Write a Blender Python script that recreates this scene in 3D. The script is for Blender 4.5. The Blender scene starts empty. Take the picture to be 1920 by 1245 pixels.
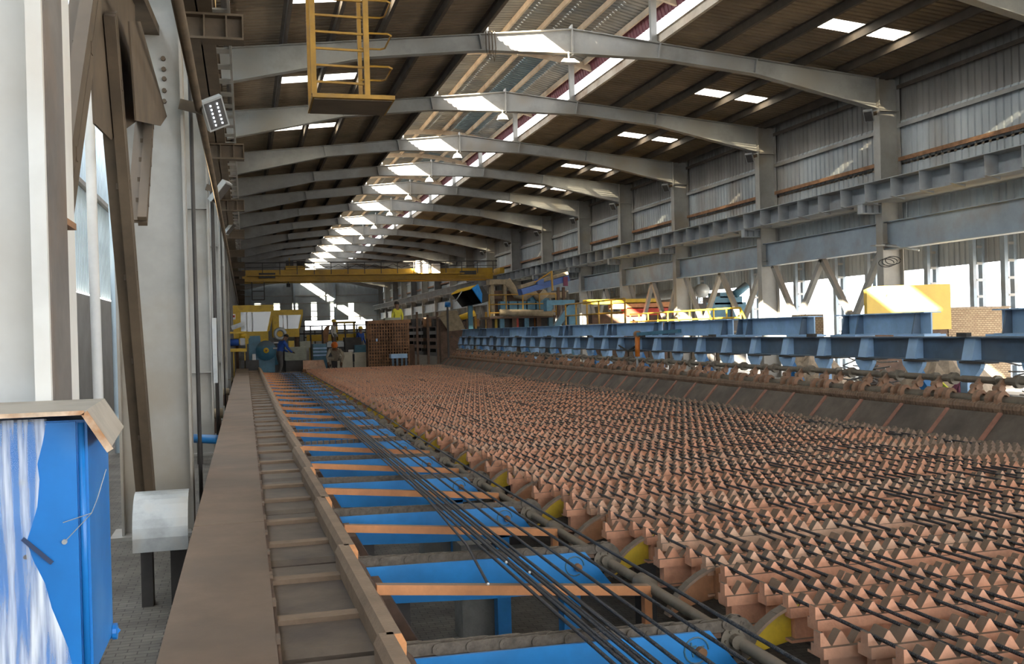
import bpy, math, random
from mathutils import Vector, Matrix
random.seed(7)
S = bpy.context.scene
COL = S.collection
# ---------------------------------------------------------------- camera
CAM_H, FPX, YAW, PITCH, ROLL = 1.7, 1878.5, 0.2606, -0.0016, -0.0271
cd = bpy.data.cameras.new('camera'); cam = bpy.data.objects.new('camera', cd); COL.objects.link(cam)
cd.sensor_width = 36.0; cd.lens = FPX / 1920 * 36.0; cd.clip_start = 0.05; cd.clip_end = 600
fwd = Vector((math.sin(YAW) * math.cos(PITCH), math.cos(YAW) * math.cos(PITCH), math.sin(PITCH)))
right = Vector((math.cos(YAW), -math.sin(YAW), 0)); up = right.cross(fwd)
r2 = right * math.cos(ROLL) + up * math.sin(ROLL)
u2 = up * math.cos(ROLL) - right * math.sin(ROLL)
cam.matrix_world = Matrix(((r2.x, u2.x, -fwd.x, 0), (r2.y, u2.y, -fwd.y, 0), (r2.z, u2.z, -fwd.z, CAM_H), (0, 0, 0, 1)))
S.camera = cam
# ---------------------------------------------------------------- light
S.view_settings.view_transform = 'Standard'; S.view_settings.look = 'None'
S.view_settings.exposure = 1.3; S.view_settings.gamma = 1.0; S.view_settings.use_curve_mapping = False
W = bpy.data.worlds.new('hazy_sky'); S.world = W; W.use_nodes = True
bg = W.node_tree.nodes['Background']; bg.inputs[0].default_value = (0.95, 0.97, 1.0, 1); bg.inputs[1].default_value = 3.4
sd = bpy.data.lights.new('sun', 'SUN'); sd.energy = 42.0; sd.angle = 0.009; sd.color = (1.0, 0.88, 0.68)
sun = bpy.data.objects.new('sun', sd); COL.objects.link(sun); sun.location = (-20, -30, 30)
SUN_DIR = Vector((1.43, 2.2, -1.0)).normalized()
sun.rotation_euler = SUN_DIR.to_track_quat('-Z', 'Y').to_euler()

# ---------------------------------------------------------------- pixel helpers (photo frame 1920x1245)
def ray(px, py):
    u, v = px - 960, py - 622.5
    return (fwd * FPX + r2 * u - u2 * v)
def at_z(px, py, z):
    d = ray(px, py); t = (z - CAM_H) / d.z; return Vector((0, 0, CAM_H)) + d * t
def at_x(px, py, x):
    d = ray(px, py); t = x / d.x; return Vector((0, 0, CAM_H)) + d * t
def at_y(px, py, y):
    d = ray(px, py); t = y / d.y; return Vector((0, 0, CAM_H)) + d * t

# ---------------------------------------------------------------- materials
MATS = {}
def M(name, col, rough=0.7, metal=0.0, var=0.25, scale=5.0, dust=None, dusta=0.0, bump=0.0, bscale=60.0, tint=None, tinta=0.0, tscale=1.3, stretch=None):
    m = bpy.data.materials.new(name); m.use_nodes = True; MATS[name] = m
    nt = m.node_tree; N = nt.nodes; L = nt.links
    b = N['Principled BSDF']; b.inputs['Roughness'].default_value = rough; b.inputs['Metallic'].default_value = metal
    geo = N.new('ShaderNodeNewGeometry')
    pos = geo.outputs['Position']
    if stretch:
        mp = N.new('ShaderNodeMapping'); mp.inputs['Scale'].default_value = stretch; L.new(pos, mp.inputs[0]); pos = mp.outputs[0]
    n1 = N.new('ShaderNodeTexNoise'); n1.inputs['Scale'].default_value = scale; n1.inputs['Detail'].default_value = 5; n1.inputs['Roughness'].default_value = 0.65
    L.new(pos, n1.inputs['Vector'])
    mx = N.new('ShaderNodeMix'); mx.data_type = 'RGBA'
    mx.inputs[6].default_value = tuple(max(0, c * (1 - var)) for c in col) + (1,)
    mx.inputs[7].default_value = tuple(min(1, c * (1 + var)) for c in col) + (1,)
    rm = N.new('ShaderNodeMapRange'); rm.inputs[1].default_value = 0.3; rm.inputs[2].default_value = 0.7
    L.new(n1.outputs['Fac'], rm.inputs[0]); L.new(rm.outputs[0], mx.inputs[0])
    out = mx.outputs[2]
    if tint:
        n2 = N.new('ShaderNodeTexNoise'); n2.inputs['Scale'].default_value = tscale; n2.inputs['Detail'].default_value = 6; L.new(pos, n2.inputs['Vector'])
        r = N.new('ShaderNodeMapRange'); r.inputs[1].default_value = 0.5; r.inputs[2].default_value = 0.68; r.inputs[4].default_value = tinta; L.new(n2.outputs['Fac'], r.inputs[0])
        m2 = N.new('ShaderNodeMix'); m2.data_type = 'RGBA'; m2.inputs[7].default_value = tuple(tint) + (1,)
        L.new(r.outputs[0], m2.inputs[0]); L.new(out, m2.inputs[6]); out = m2.outputs[2]
    if dust:
        sp = N.new('ShaderNodeSeparateXYZ'); L.new(geo.outputs['Normal'], sp.inputs[0])
        r = N.new('ShaderNodeMapRange'); r.inputs[1].default_value = 0.2; r.inputs[2].default_value = 0.6; r.inputs[4].default_value = dusta; L.new(sp.outputs[2], r.inputs[0])
        m2 = N.new('ShaderNodeMix'); m2.data_type = 'RGBA'; m2.inputs[7].default_value = tuple(dust) + (1,)
        L.new(r.outputs[0], m2.inputs[0]); L.new(out, m2.inputs[6]); out = m2.outputs[2]
    L.new(out, b.inputs['Base Color'])
    if bump:
        n3 = N.new('ShaderNodeTexNoise'); n3.inputs['Scale'].default_value = bscale; L.new(pos, n3.inputs['Vector'])
        bp = N.new('ShaderNodeBump'); bp.inputs['Strength'].default_value = bump; bp.inputs['Distance'].default_value = 0.01
        L.new(n3.outputs['Fac'], bp.inputs['Height']); L.new(bp.outputs[0], b.inputs['Normal'])
    return m
DUST = (0.17, 0.135, 0.105)
M('concrete_floor', (0.13, 0.12, 0.105), 0.95, var=0.35, scale=2.0, bump=0.4, bscale=25)
M('yard_ground', (0.45, 0.42, 0.37), 0.95, var=0.2, scale=0.6)
M('steel_column', (0.28, 0.272, 0.25), 0.6, var=0.18, scale=1.6, tint=(0.22, 0.17, 0.11), tinta=0.6, tscale=0.7)
M('purlin_white', (0.66, 0.62, 0.54), 0.6, var=0.12, scale=2)
M('steel_grey', (0.285, 0.28, 0.26), 0.6, var=0.22, scale=1.6, tint=(0.16, 0.12, 0.075), tinta=0.6, tscale=0.8, dust=DUST, dusta=0.6)
M('steel_white', (0.62, 0.62, 0.59), 0.6, var=0.12, scale=2.0, tint=(0.42, 0.36, 0.28), tinta=0.5, tscale=1.1)
M('steel_brown', (0.085, 0.06, 0.036), 0.75, var=0.3, scale=3.0, dust=DUST, dusta=0.5)
M('steel_runway', (0.30, 0.32, 0.33), 0.6, var=0.2, scale=2.0, tint=(0.2, 0.15, 0.1), tinta=0.4, dust=DUST, dusta=0.8)
M('steel_tie', (0.26, 0.31, 0.35), 0.55, var=0.2, scale=1.2, tint=(0.22, 0.16, 0.1), tinta=0.4)
M('roof_sheet', (0.235, 0.18, 0.122), 0.8, var=0.3, scale=0.9, tint=(0.13, 0.10, 0.072), tinta=0.6, tscale=0.35)
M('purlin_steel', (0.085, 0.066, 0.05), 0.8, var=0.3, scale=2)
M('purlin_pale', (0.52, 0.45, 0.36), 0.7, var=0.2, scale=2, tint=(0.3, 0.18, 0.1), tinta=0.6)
M('monitor_sheet', (0.29, 0.30, 0.29), 0.6, var=0.25, scale=0.8, tint=(0.14, 0.2, 0.26), tinta=0.8, tscale=0.5)
M('maroon_sheet', (0.16, 0.045, 0.065), 0.6, var=0.2)
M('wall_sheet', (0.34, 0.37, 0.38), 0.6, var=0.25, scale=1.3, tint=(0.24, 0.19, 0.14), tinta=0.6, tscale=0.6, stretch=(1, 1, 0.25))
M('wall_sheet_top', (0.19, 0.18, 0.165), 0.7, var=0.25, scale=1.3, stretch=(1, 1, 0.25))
M('outer_sheet', (0.60, 0.74, 0.84), 0.5, var=0.1, scale=0.8)
M('outer_wall', (0.24, 0.23, 0.22), 0.9, var=0.2, scale=1.0)
M('end_sheet', (0.30, 0.33, 0.34), 0.6, var=0.2, scale=0.5)
M('rust', (0.23, 0.12, 0.06), 0.85, var=0.4, scale=4)
M('rust_dark', (0.10, 0.06, 0.04), 0.85, var=0.4, scale=4)
M('table_plate', (0.135, 0.105, 0.082), 0.62, metal=0.25, var=0.25, scale=4, tint=(0.075, 0.06, 0.055), tinta=0.7, tscale=3, bump=0.1)
M('rail_plate', (0.22, 0.155, 0.105), 0.75, var=0.2, scale=6, bump=0.2)
M('orange_cut', (0.55, 0.25, 0.10), 0.7, var=0.25, scale=20)
M('orange_flat', (0.56, 0.24, 0.095), 0.65, var=0.2, scale=7, dust=DUST, dusta=0.85, tint=(0.4, 0.15, 0.08), tinta=0.5)
M('blue_paint', (0.016, 0.21, 0.55), 0.42, var=0.25, scale=2.5, tint=(0.03, 0.2, 0.48), tinta=0.5, tscale=4, dust=(0.2, 0.22, 0.24), dusta=0.35)
M('cabinet_blue', (0.008, 0.17, 0.52), 0.35, var=0.15, scale=3, tint=(0.1, 0.28, 0.55), tinta=0.35, tscale=6)
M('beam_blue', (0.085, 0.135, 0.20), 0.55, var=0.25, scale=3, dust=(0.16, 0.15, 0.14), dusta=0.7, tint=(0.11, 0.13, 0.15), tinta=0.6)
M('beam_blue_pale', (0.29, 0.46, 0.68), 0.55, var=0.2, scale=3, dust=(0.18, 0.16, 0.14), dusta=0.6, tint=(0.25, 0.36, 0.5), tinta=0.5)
M('machine_blue', (0.05, 0.15, 0.22), 0.5, var=0.25, scale=4, dust=DUST, dusta=0.5)
M('machine_cobalt', (0.03, 0.08, 0.26), 0.5, var=0.25, scale=5, dust=DUST, dusta=0.5)
M('chain_steel', (0.11, 0.09, 0.07), 0.7, metal=0.1, var=0.4, scale=30, dust=(0.16, 0.13, 0.1), dusta=0.3)
M('shaft_steel', (0.17, 0.145, 0.11), 0.6, metal=0.3, var=0.3, scale=10, dust=DUST, dusta=0.7)
M('rack_orange', (0.60, 0.30, 0.185), 0.85, var=0.22, scale=9, tint=(0.42, 0.28, 0.2), tinta=0.5, tscale=2.2, dust=(0.145, 0.108, 0.078), dusta=0.95, bump=0.25)  # rack dust is real but darkened, putting shade on tops and slopes
M('rack_pale', (0.58, 0.35, 0.235), 0.85, var=0.25, scale=9, tint=(0.42, 0.33, 0.24), tinta=0.6, tscale=2.2, dust=(0.14, 0.115, 0.09), dusta=0.95, bump=0.25)
M('rack_dusty', (0.30, 0.21, 0.155), 0.9, var=0.25, scale=9, dust=(0.15, 0.12, 0.095), dusta=0.9, bump=0.25)
M('apron_plate', (0.105, 0.085, 0.07), 0.75, var=0.4, scale=2.5, tint=(0.05, 0.04, 0.035), tinta=0.6, tscale=1.8)
M('apron_strip', (0.30, 0.14, 0.10), 0.8, var=0.3, scale=6)
M('ribbed_brown', (0.20, 0.125, 0.08), 0.75, var=0.3, scale=6, dust=DUST, dusta=0.4)
M('fin_brown', (0.27, 0.15, 0.09), 0.75, var=0.3, scale=6, dust=DUST, dusta=0.5)
M('yellow_paint', (0.62, 0.40, 0.02), 0.5, var=0.2, scale=4, tint=(0.25, 0.15, 0.03), tinta=0.5, tscale=4)
M('yellow_arm', (0.62, 0.42, 0.03), 0.6, var=0.2, scale=8, tint=(0.3, 0.2, 0.04), tinta=0.6, tscale=9, dust=DUST, dusta=0.9)
M('orange_arm', (0.42, 0.20, 0.10), 0.75, var=0.25, scale=8, dust=DUST, dusta=0.9)
M('crane_yellow', (0.48, 0.28, 0.015), 0.5, var=0.2, scale=2, tint=(0.28, 0.16, 0.03), tinta=0.5, dust=DUST, dusta=0.6)
M('ladder_yellow', (0.31, 0.165, 0.012), 0.6, var=0.25, scale=6, tint=(0.2, 0.12, 0.04), tinta=0.5, tscale=5)
M('panel_yellow', (0.62, 0.42, 0.08), 0.6, var=0.12, scale=2)
M('rebar_steel', (0.055, 0.058, 0.068), 0.45, metal=0.6, var=0.3, scale=20)
M('rebar_end', (0.62, 0.62, 0.62), 0.35, metal=0.4, var=0.1)
M('black', (0.012, 0.012, 0.012), 0.7, var=0.2)
M('dark_steel', (0.045, 0.042, 0.04), 0.6, var=0.3)
M('cream_panel', (0.50, 0.46, 0.36), 0.8, var=0.15, scale=3)
M('machine_green', (0.27, 0.28, 0.22), 0.6, var=0.2, scale=4)
M('white_paint', (0.72, 0.72, 0.70), 0.5, var=0.08, scale=3)
M('galv', (0.36, 0.38, 0.38), 0.45, metal=0.3, var=0.25, scale=5, tint=(0.3, 0.27, 0.22), tinta=0.6, tscale=5)
M('cover_sheet', (0.40, 0.37, 0.32), 0.6, metal=0.2, var=0.2, scale=6, tint=(0.25, 0.2, 0.15), tinta=0.6, tscale=6)
M('rust_edge', (0.55, 0.42, 0.30), 0.7, var=0.3, scale=20, tint=(0.36, 0.14, 0.03), tinta=0.95, tscale=14)
M('tan_dust', (0.25, 0.20, 0.13), 0.9, var=0.3, scale=5)
M('orange_cyl', (0.55, 0.16, 0.02), 0.5, var=0.2, scale=8)
M('coverall_blue', (0.012, 0.06, 0.28), 0.8, var=0.2, scale=9)
M('coverall_beige', (0.28, 0.24, 0.18), 0.85, var=0.2, scale=9)
M('trousers_grey', (0.09, 0.085, 0.08), 0.85, var=0.2, scale=9)
M('white_cloth', (0.5, 0.5, 0.48), 0.85, var=0.15, scale=9)
M('vest_yellow', (0.6, 0.55, 0.05), 0.8, var=0.15, scale=9)
M('skin_brown', (0.16, 0.085, 0.05), 0.6, var=0.1)
M('hair_black', (0.015, 0.013, 0.012), 0.8, var=0.1)
M('hat_orange', (0.6, 0.14, 0.02), 0.4, var=0.1)
M('hat_yellow', (0.65, 0.45, 0.03), 0.4, var=0.1)
M('maroon_cloth', (0.12, 0.03, 0.06), 0.8, var=0.2)
M('rubble', (0.32, 0.25, 0.18), 0.9, var=0.35, scale=8)
M('wire_scrap', (0.20, 0.20, 0.20), 0.5, metal=0.5, var=0.4, scale=20)
M('tape_dark', (0.02, 0.04, 0.10), 0.5, var=0.1)
M('red_paint', (0.5, 0.04, 0.02), 0.5, var=0.2)
M('pier_concrete', (0.20, 0.195, 0.18), 0.9, var=0.3, scale=4, bump=0.3)

def special(name):
    m = bpy.data.materials.new(name); m.use_nodes = True; MATS[name] = m; return m, m.node_tree.nodes, m.node_tree.links
# translucent skylight / window sheet
def translucent(name, col, clear):
    m, N, L = special(name); N.remove(N['Principled BSDF']); o = N['Material Output']
    t = N.new('ShaderNodeBsdfTranslucent'); t.inputs[0].default_value = col + (1,)
    c = N.new('ShaderNodeBsdfTransparent'); c.inputs[0].default_value = col + (1,)
    mx = N.new('ShaderNodeMixShader'); mx.inputs[0].default_value = clear; L.new(t.outputs[0], mx.inputs[1]); L.new(c.outputs[0], mx.inputs[2]); L.new(mx.outputs[0], o.inputs[0])
translucent('skylight', (0.95, 0.93, 0.84), 0.06)
translucent('window_pane', (0.96, 0.96, 0.88), 0.6)
M('monitor_blue', (0.16, 0.25, 0.32), 0.5, var=0.2, scale=2)
M('flange_shade_grey', (0.13, 0.12, 0.11), 0.7, var=0.3, scale=3, tint=(0.2, 0.11, 0.05), tinta=0.6)  # dark tone stands for shade on the flange; the rust is real
m, N, L = special('cabin_glass'); b = N['Principled BSDF']; b.inputs['Base Color'].default_value = (0.75, 0.8, 0.8, 1); b.inputs['Roughness'].default_value = 0.05; b.inputs['Alpha'].default_value = 0.45
# cling film over the cabinet
m, N, L = special('cling_film'); b = N['Principled BSDF']; b.inputs['Base Color'].default_value = (0.75, 0.8, 0.86, 1); b.inputs['Roughness'].default_value = 0.25
g = N.new('ShaderNodeNewGeometry'); mp = N.new('ShaderNodeMapping'); mp.inputs['Rotation'].default_value = (0, 0.42, 0); mp.inputs['Scale'].default_value = (55, 20, 3.5)
n = N.new('ShaderNodeTexNoise'); n.inputs['Scale'].default_value = 1.0; n.inputs['Detail'].default_value = 6; r = N.new('ShaderNodeMapRange'); r.inputs[1].default_value = 0.40; r.inputs[2].default_value = 0.66; r.inputs[3].default_value = 0.12; r.inputs[4].default_value = 0.9
L.new(g.outputs['Position'], mp.inputs[0]); L.new(mp.outputs[0], n.inputs['Vector']); L.new(n.outputs['Fac'], r.inputs[0]); L.new(r.outputs[0], b.inputs['Alpha'])
# lamp diode
m, N, L = special('led_glow'); b = N['Principled BSDF']; b.inputs['Emission Color'].default_value = (0.8, 0.9, 1, 1); b.inputs['Emission Strength'].default_value = 3
# checker plate: dusty brown with raised lozenges
M('checker_plate', (0.18, 0.128, 0.092), 0.8, var=0.14, scale=3, tint=(0.13, 0.1, 0.078), tinta=0.6, tscale=1.2)
m = MATS['checker_plate']; N = m.node_tree.nodes; L = m.node_tree.links; b = N['Principled BSDF']
g = N.new('ShaderNodeNewGeometry'); mp = N.new('ShaderNodeMapping'); mp.inputs['Rotation'].default_value = (0, 0, 0.6); mp.inputs['Scale'].default_value = (38, 38, 38)
w = N.new('ShaderNodeTexChecker'); w.inputs['Scale'].default_value = 1.0; w.inputs[1].default_value = (1, 1, 1, 1); w.inputs[2].default_value = (0, 0, 0, 1)
n = N.new('ShaderNodeTexWave'); n.inputs['Scale'].default_value = 0.9; n.inputs['Distortion'].default_value = 1.5
bp = N.new('ShaderNodeBump'); bp.inputs['Strength'].default_value = 0.55; bp.inputs['Distance'].default_value = 0.006
L.new(g.outputs['Position'], mp.inputs[0]); L.new(mp.outputs[0], w.inputs[0]); L.new(w.outputs['Fac'], bp.inputs['Height']); L.new(bp.outputs[0], b.inputs['Normal'])
# rebar ribs
m = MATS['rebar_steel']; N = m.node_tree.nodes; L = m.node_tree.links; b = N['Principled BSDF']
g = N.new('ShaderNodeNewGeometry'); w = N.new('ShaderNodeTexWave'); w.bands_direction = 'Y'; w.inputs['Scale'].default_value = 32; L.new(g.outputs['Position'], w.inputs[0])
bp = N.new('ShaderNodeBump'); bp.inputs['Strength'].default_value = 0.9; bp.inputs['Distance'].default_value = 0.004; L.new(w.outputs['Fac'], bp.inputs['Height']); L.new(bp.outputs[0], b.inputs['Normal'])
# paving on the floor
m = MATS['concrete_floor']; N = m.node_tree.nodes; L = m.node_tree.links; b = N['Principled BSDF']
old = b.inputs['Base Color'].links[0].from_socket
g = N.new('ShaderNodeNewGeometry'); br = N.new('ShaderNodeTexBrick'); br.inputs['Scale'].default_value = 4.5; br.inputs['Mortar Size'].default_value = 0.015
br.inputs['Mortar'].default_value = (0.45, 0.45, 0.45, 1); br.inputs[1].default_value = (1, 1, 1, 1); br.inputs[2].default_value = (0.8, 0.8, 0.8, 1); L.new(g.outputs['Position'], br.inputs[0])
mu = N.new('ShaderNodeMix'); mu.data_type = 'RGBA'; mu.blend_type = 'MULTIPLY'; mu.inputs[0].default_value = 1; L.new(old, mu.inputs[6]); L.new(br.outputs[0], mu.inputs[7]); L.new(mu.outputs[2], b.inputs['Base Color'])
# brickwork
m, N, L = special('brickwork'); b = N['Principled BSDF']; b.inputs['Roughness'].default_value = 0.9
g = N.new('ShaderNodeNewGeometry'); mp = N.new('ShaderNodeMapping'); mp.inputs['Rotation'].default_value = (math.pi / 2, 0, 0); br = N.new('ShaderNodeTexBrick'); br.inputs['Scale'].default_value = 5.0
br.inputs[1].default_value = (0.34, 0.24, 0.15, 1); br.inputs[2].default_value = (0.42, 0.32, 0.2, 1); br.inputs['Mortar'].default_value = (0.16, 0.11, 0.07, 1); br.inputs['Mortar Size'].default_value = 0.03
L.new(g.outputs['Position'], mp.inputs[0]); L.new(mp.outputs[0], br.inputs[0]); L.new(br.outputs[0], b.inputs['Base Color'])
bp = N.new('ShaderNodeBump'); bp.inputs['Distance'].default_value = 0.02; bp.inputs['Strength'].default_value = 0.6; bp.invert = True; L.new(br.outputs['Fac'], bp.inputs['Height']); L.new(bp.outputs[0], b.inputs['Normal'])

# ---------------------------------------------------------------- mesh builder
class MB:
    def __init__(s): s.v = []; s.f = []; s.mi = []; s.cur = 0
    def add(s, vs, fs):
        o = len(s.v); s.v += [tuple(v) for v in vs]
        for f in fs: s.f.append(tuple(i + o for i in f)); s.mi.append(s.cur)
        return s
    def box(s, x0, x1, y0, y1, z0, z1):
        return s.add([(x0, y0, z0), (x1, y0, z0), (x1, y1, z0), (x0, y1, z0), (x0, y0, z1), (x1, y0, z1), (x1, y1, z1), (x0, y1, z1)],
                     [(0, 3, 2, 1), (4, 5, 6, 7), (0, 1, 5, 4), (1, 2, 6, 5), (2, 3, 7, 6), (3, 0, 4, 7)])
    def prism(s, poly, axis, a0, a1):
        mk = {'x': lambda p, a: (a, p[0], p[1]), 'y': lambda p, a: (p[0], a, p[1]), 'z': lambda p, a: (p[0], p[1], a)}[axis]
        n = len(poly); vs = [mk(p, a0) for p in poly] + [mk(p, a1) for p in poly]
        fs = [tuple(range(n - 1, -1, -1)), tuple(range(n, 2 * n))] + [(i, (i + 1) % n, n + (i + 1) % n, n + i) for i in range(n)]
        return s.add(vs, fs)
    def frame(s, p0, p1, up=(0, 0, 1)):
        d = (Vector(p1) - Vector(p0)).normalized(); u = Vector(up)
        if abs(d.dot(u)) > 0.99: u = Vector((1, 0, 0))
        r = d.cross(u).normalized(); return d, r, r.cross(d)
    def bar(s, p0, p1, w, h, up=(0, 0, 1)):
        p0, p1 = Vector(p0), Vector(p1); d, r, u = s.frame(p0, p1, up); vs = []
        for p in (p0, p1):
            for a, b in ((-1, -1), (1, -1), (1, 1), (-1, 1)): vs.append(p + r * a * w / 2 + u * b * h / 2)
        return s.add(vs, [(0, 3, 2, 1), (4, 5, 6, 7), (0, 1, 5, 4), (1, 2, 6, 5), (2, 3, 7, 6), (3, 0, 4, 7)])
    def ibeam(s, p0, p1, h, w, tf=0.015, tw=0.01, up=(0, 0, 1)):
        p0, p1 = Vector(p0), Vector(p1); d, r, u = s.frame(p0, p1, up)
        s.bar(p0, p1, tw, h - 2 * tf, up)
        for q in (1, -1): o = u * q * (h / 2 - tf / 2); s.bar(p0 + o, p1 + o, w, tf, up)
        return s
    def tube(s, pts, r, n=8, caps=True):
        pts = [Vector(p) for p in pts]; k = len(pts); rs = r if isinstance(r, (list, tuple)) else [r] * k
        vs = []; prev = None
        for i, p in enumerate(pts):
            d = (pts[min(i + 1, k - 1)] - pts[max(i - 1, 0)]).normalized()
            if prev is None:
                a = Vector((0, 0, 1)) if abs(d.z) < 0.9 else Vector((1, 0, 0)); e = d.cross(a).normalized()
            else: e = (prev - d * prev.dot(d)).normalized()
            prev = e; g = d.cross(e)
            for j in range(n): t = 2 * math.pi * j / n; vs.append(p + (e * math.cos(t) + g * math.sin(t)) * rs[i])
        fs = []
        for i in range(k - 1):
            for j in range(n): a, b = i * n + j, i * n + (j + 1) % n; fs.append((a, b, b + n, a + n))
        if caps: fs += [tuple(range(n - 1, -1, -1)), tuple(range((k - 1) * n, k * n))]
        return s.add(vs, fs)
    def corr(s, o, u, v, nu, lv, pitch, depth):   # ribbed sheet: ribs run along v, repeat along u
        o, u, v = Vector(o), Vector(u).normalized(), Vector(v).normalized(); w = u.cross(v)
        prof = []
        for i in range(int(nu)):
            b = i * pitch; prof += [(b, 0), (b + pitch * .62, 0), (b + pitch * .70, depth), (b + pitch * .92, depth)]
        prof.append((nu * pitch, 0)); n = len(prof)
        vs = [o + u * a + w * h for a, h in prof] + [o + u * a + w * h + v * lv for a, h in prof]
        return s.add(vs, [(i, i + 1, n + i + 1, n + i) for i in range(n - 1)])
    def mesh(s, name):
        me = bpy.data.meshes.new(name); me.from_pydata(s.v, [], s.f); me.update(); return me
    def build(s, name, mat, parent=None, smooth=False, label=None):
        me = s.mesh(name); mats = mat if isinstance(mat, (list, tuple)) else [mat]
        for q in mats: me.materials.append(MATS[q])
        if len(mats) > 1: me.polygons.foreach_set('material_index', s.mi)
        if smooth: me.polygons.foreach_set('use_smooth', [True] * len(me.polygons))
        return link(name, me, parent, label)
def link(name, me, parent=None, label=None, loc=None):
    o = bpy.data.objects.new(name, me); COL.objects.link(o)
    if parent is not None:
        o.parent = parent
        if loc is None: o.location = -WL(parent)
    if loc is not None: o.location = loc
    if label: o['label'] = label
    return o
def WL(o):
    v = Vector(o.location)
    while o.parent: o = o.parent; v = v + Vector(o.location)
    return v
def thing(name, label, cat, loc=(0, 0, 0), group=None, kind=None):
    o = bpy.data.objects.new(name, None); COL.objects.link(o); o.location = loc; o.empty_display_size = 0.2
    tag(o, label, cat, group, kind); return o
def tag(o, label=None, cat=None, group=None, kind=None):
    if label: o['label'] = label
    if cat: o['category'] = cat
    if group: o['group'] = group
    if kind: o['kind'] = kind
    return o
def struct(name, label=None):
    o = bpy.data.objects.new(name, None); COL.objects.link(o); o['kind'] = 'structure'
    if label: o['label'] = label
    return o
def box(name, mat, parent, x0, x1, y0, y1, z0, z1, label=None): return MB().box(x0, x1, y0, y1, z0, z1).build(name, mat, parent, label=label)
ORD = ['nearest', 'second', 'third', 'fourth', 'fifth', 'sixth', 'seventh', 'eighth', 'ninth', 'tenth', 'eleventh', 'twelfth', 'thirteenth', 'fourteenth', 'fifteenth', 'sixteenth', 'seventeenth', 'eighteenth', 'nineteenth', 'twentieth',
       'twenty-first', 'twenty-second', 'twenty-third', 'twenty-fourth', 'twenty-fifth', 'twenty-sixth', 'twenty-seventh', 'twenty-eighth', 'twenty-ninth', 'thirtieth', 'thirty-first', 'thirty-second', 'thirty-third', 'thirty-fourth', 'thirty-fifth', 'thirty-sixth', 'thirty-seventh', 'thirty-eighth', 'thirty-ninth', 'fortieth']
# ================================================================ THE SETTING
FY = [-3.0, 2.85, 9.29, 15.43, 21.66, 27.67, 33.95, 39.38, 44.66, 50.7, 56.99, 63.23, 69.5, 75.51, 81.92, 88.0, 94.0, 100.0, 106.0, 112.0, 117.7]
XA, ZA, SL = 7.357, 8.508, 0.103          # ridge line and slope of the rafter top
XL, XR = -0.57, 15.284                    # inner faces of the columns
YEND = 118.0
def rt(x): return ZA - SL * abs(x - XA)   # rafter top
fl = MB(); fl.box(-3.2, .45, -31, YEND, -.8, 0); fl.box(8.0, 16.2, -31, YEND, -.8, 0); fl.box(.45, 8.0, -31, 1.4, -.8, 0); fl.box(.45, 8.0, 38.2, YEND, -.8, 0); fl.box(.45, 8.0, 1.4, 38.2, -.8, -.6)
tag(fl.build('floor', 'concrete_floor'), 'dusty paved hall floor with a pit under the cooling bed', None, None, 'structure')
g = MB(); g.box(16.2, 90, -20, 200, -0.25, -0.05); g.box(-40, -3.2, -20, 200, -0.25, -0.05); g.box(-40, 90, YEND, 260, -0.3, -0.06)
tag(g.build('ground', 'yard_ground'), 'pale open yard ground outside the hall', None, None, 'structure')

# ---- roof: ribbed sheets bay by bay, purlins, sky panels, ridge vent
ceiling = struct('ceiling', 'dusty ribbed sheet roof with open ridge vent')
OPEN = 2.12
PR = [9.5, 10.8, 12.0, 13.2, 14.35, 15.55]; PL = [5.21, 4.05, 2.95, 1.95, 0.95, -0.2, -0.75, -1.7]
ROOF = 0.20
k = 0.0
def slope_sheet(y0, y1, xa, xb, name='roof_sheet', mat='roof_sheet'):
    n = max(1, round((y1 - y0) / 0.2)); p = (y1 - y0) / n
    a = Vector((xa, 0, rt(xa) + ROOF)); b = Vector((xb, 0, rt(xb) + ROOF)); v = b - a
    m = MB()
    if v.x > 0: m.corr((xa, y1, a.z), (0, -1, 0), v, n, v.length, p, 0.035)
    else: m.corr((xa, y0, a.z), (0, 1, 0), v, n, v.length, p, 0.035)
    return m.build(name, mat, ceiling)
for i in range(len(FY) - 1):
    y0, y1 = FY[i], FY[i + 1]
    if i == 0: y0 = -16.5
    ys0 = FY[i] + 3.50; ys1 = ys0 + 0.62
    if FY[i] > 45 and i % 2: ys1 = ys0 + 0.02
    # right slope: full strips before and after the sky panels
    for (a, b) in ((y0, ys0), (ys1, y1)): slope_sheet(a, b, XA + OPEN, 16.25)
    slope_sheet(ys0, ys1, XA + OPEN, 12.06); slope_sheet(ys0, ys1, 14.3, 16.25)
    for a, b in ((12.06, 13.2), (13.2, 14.3)): slope_sheet(ys0, ys1, a, b, 'skylight_panel', 'skylight' if 0 <= FY[i] < 52 or i % 2 == 0 else 'roof_sheet')
    for (a, b) in ((y0, ys0), (ys1, y1)): slope_sheet(a, b, XA - OPEN, -1.75)
    slope_sheet(ys0, ys1, XA - OPEN, 3.0); slope_sheet(ys0, ys1, 0.97, -1.75)
    for a, b in ((3.0, 1.97), (1.97, 0.97)): slope_sheet(ys0, ys1, a, b, 'skylight_panel', 'skylight' if FY[i] < 30 else 'roof_sheet')
def purlin(x, mat, z=None, w=0.07, h=0.19):
    zz = (rt(x) + ROOF if z is None else z); m = MB()
    m.box(x - 0.006, x + 0.006, -16.5, YEND, zz - h, zz); m.box(x - w, x, -16.5, YEND, zz - 0.008, zz); m.box(x, x + w, -16.5, YEND, zz - h, zz - h + 0.012)
    return m.build('purlin', mat, ceiling)
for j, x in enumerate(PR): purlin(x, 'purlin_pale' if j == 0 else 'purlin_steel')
for j, x in enumerate(PL): purlin(x, 'purlin_steel')
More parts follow.
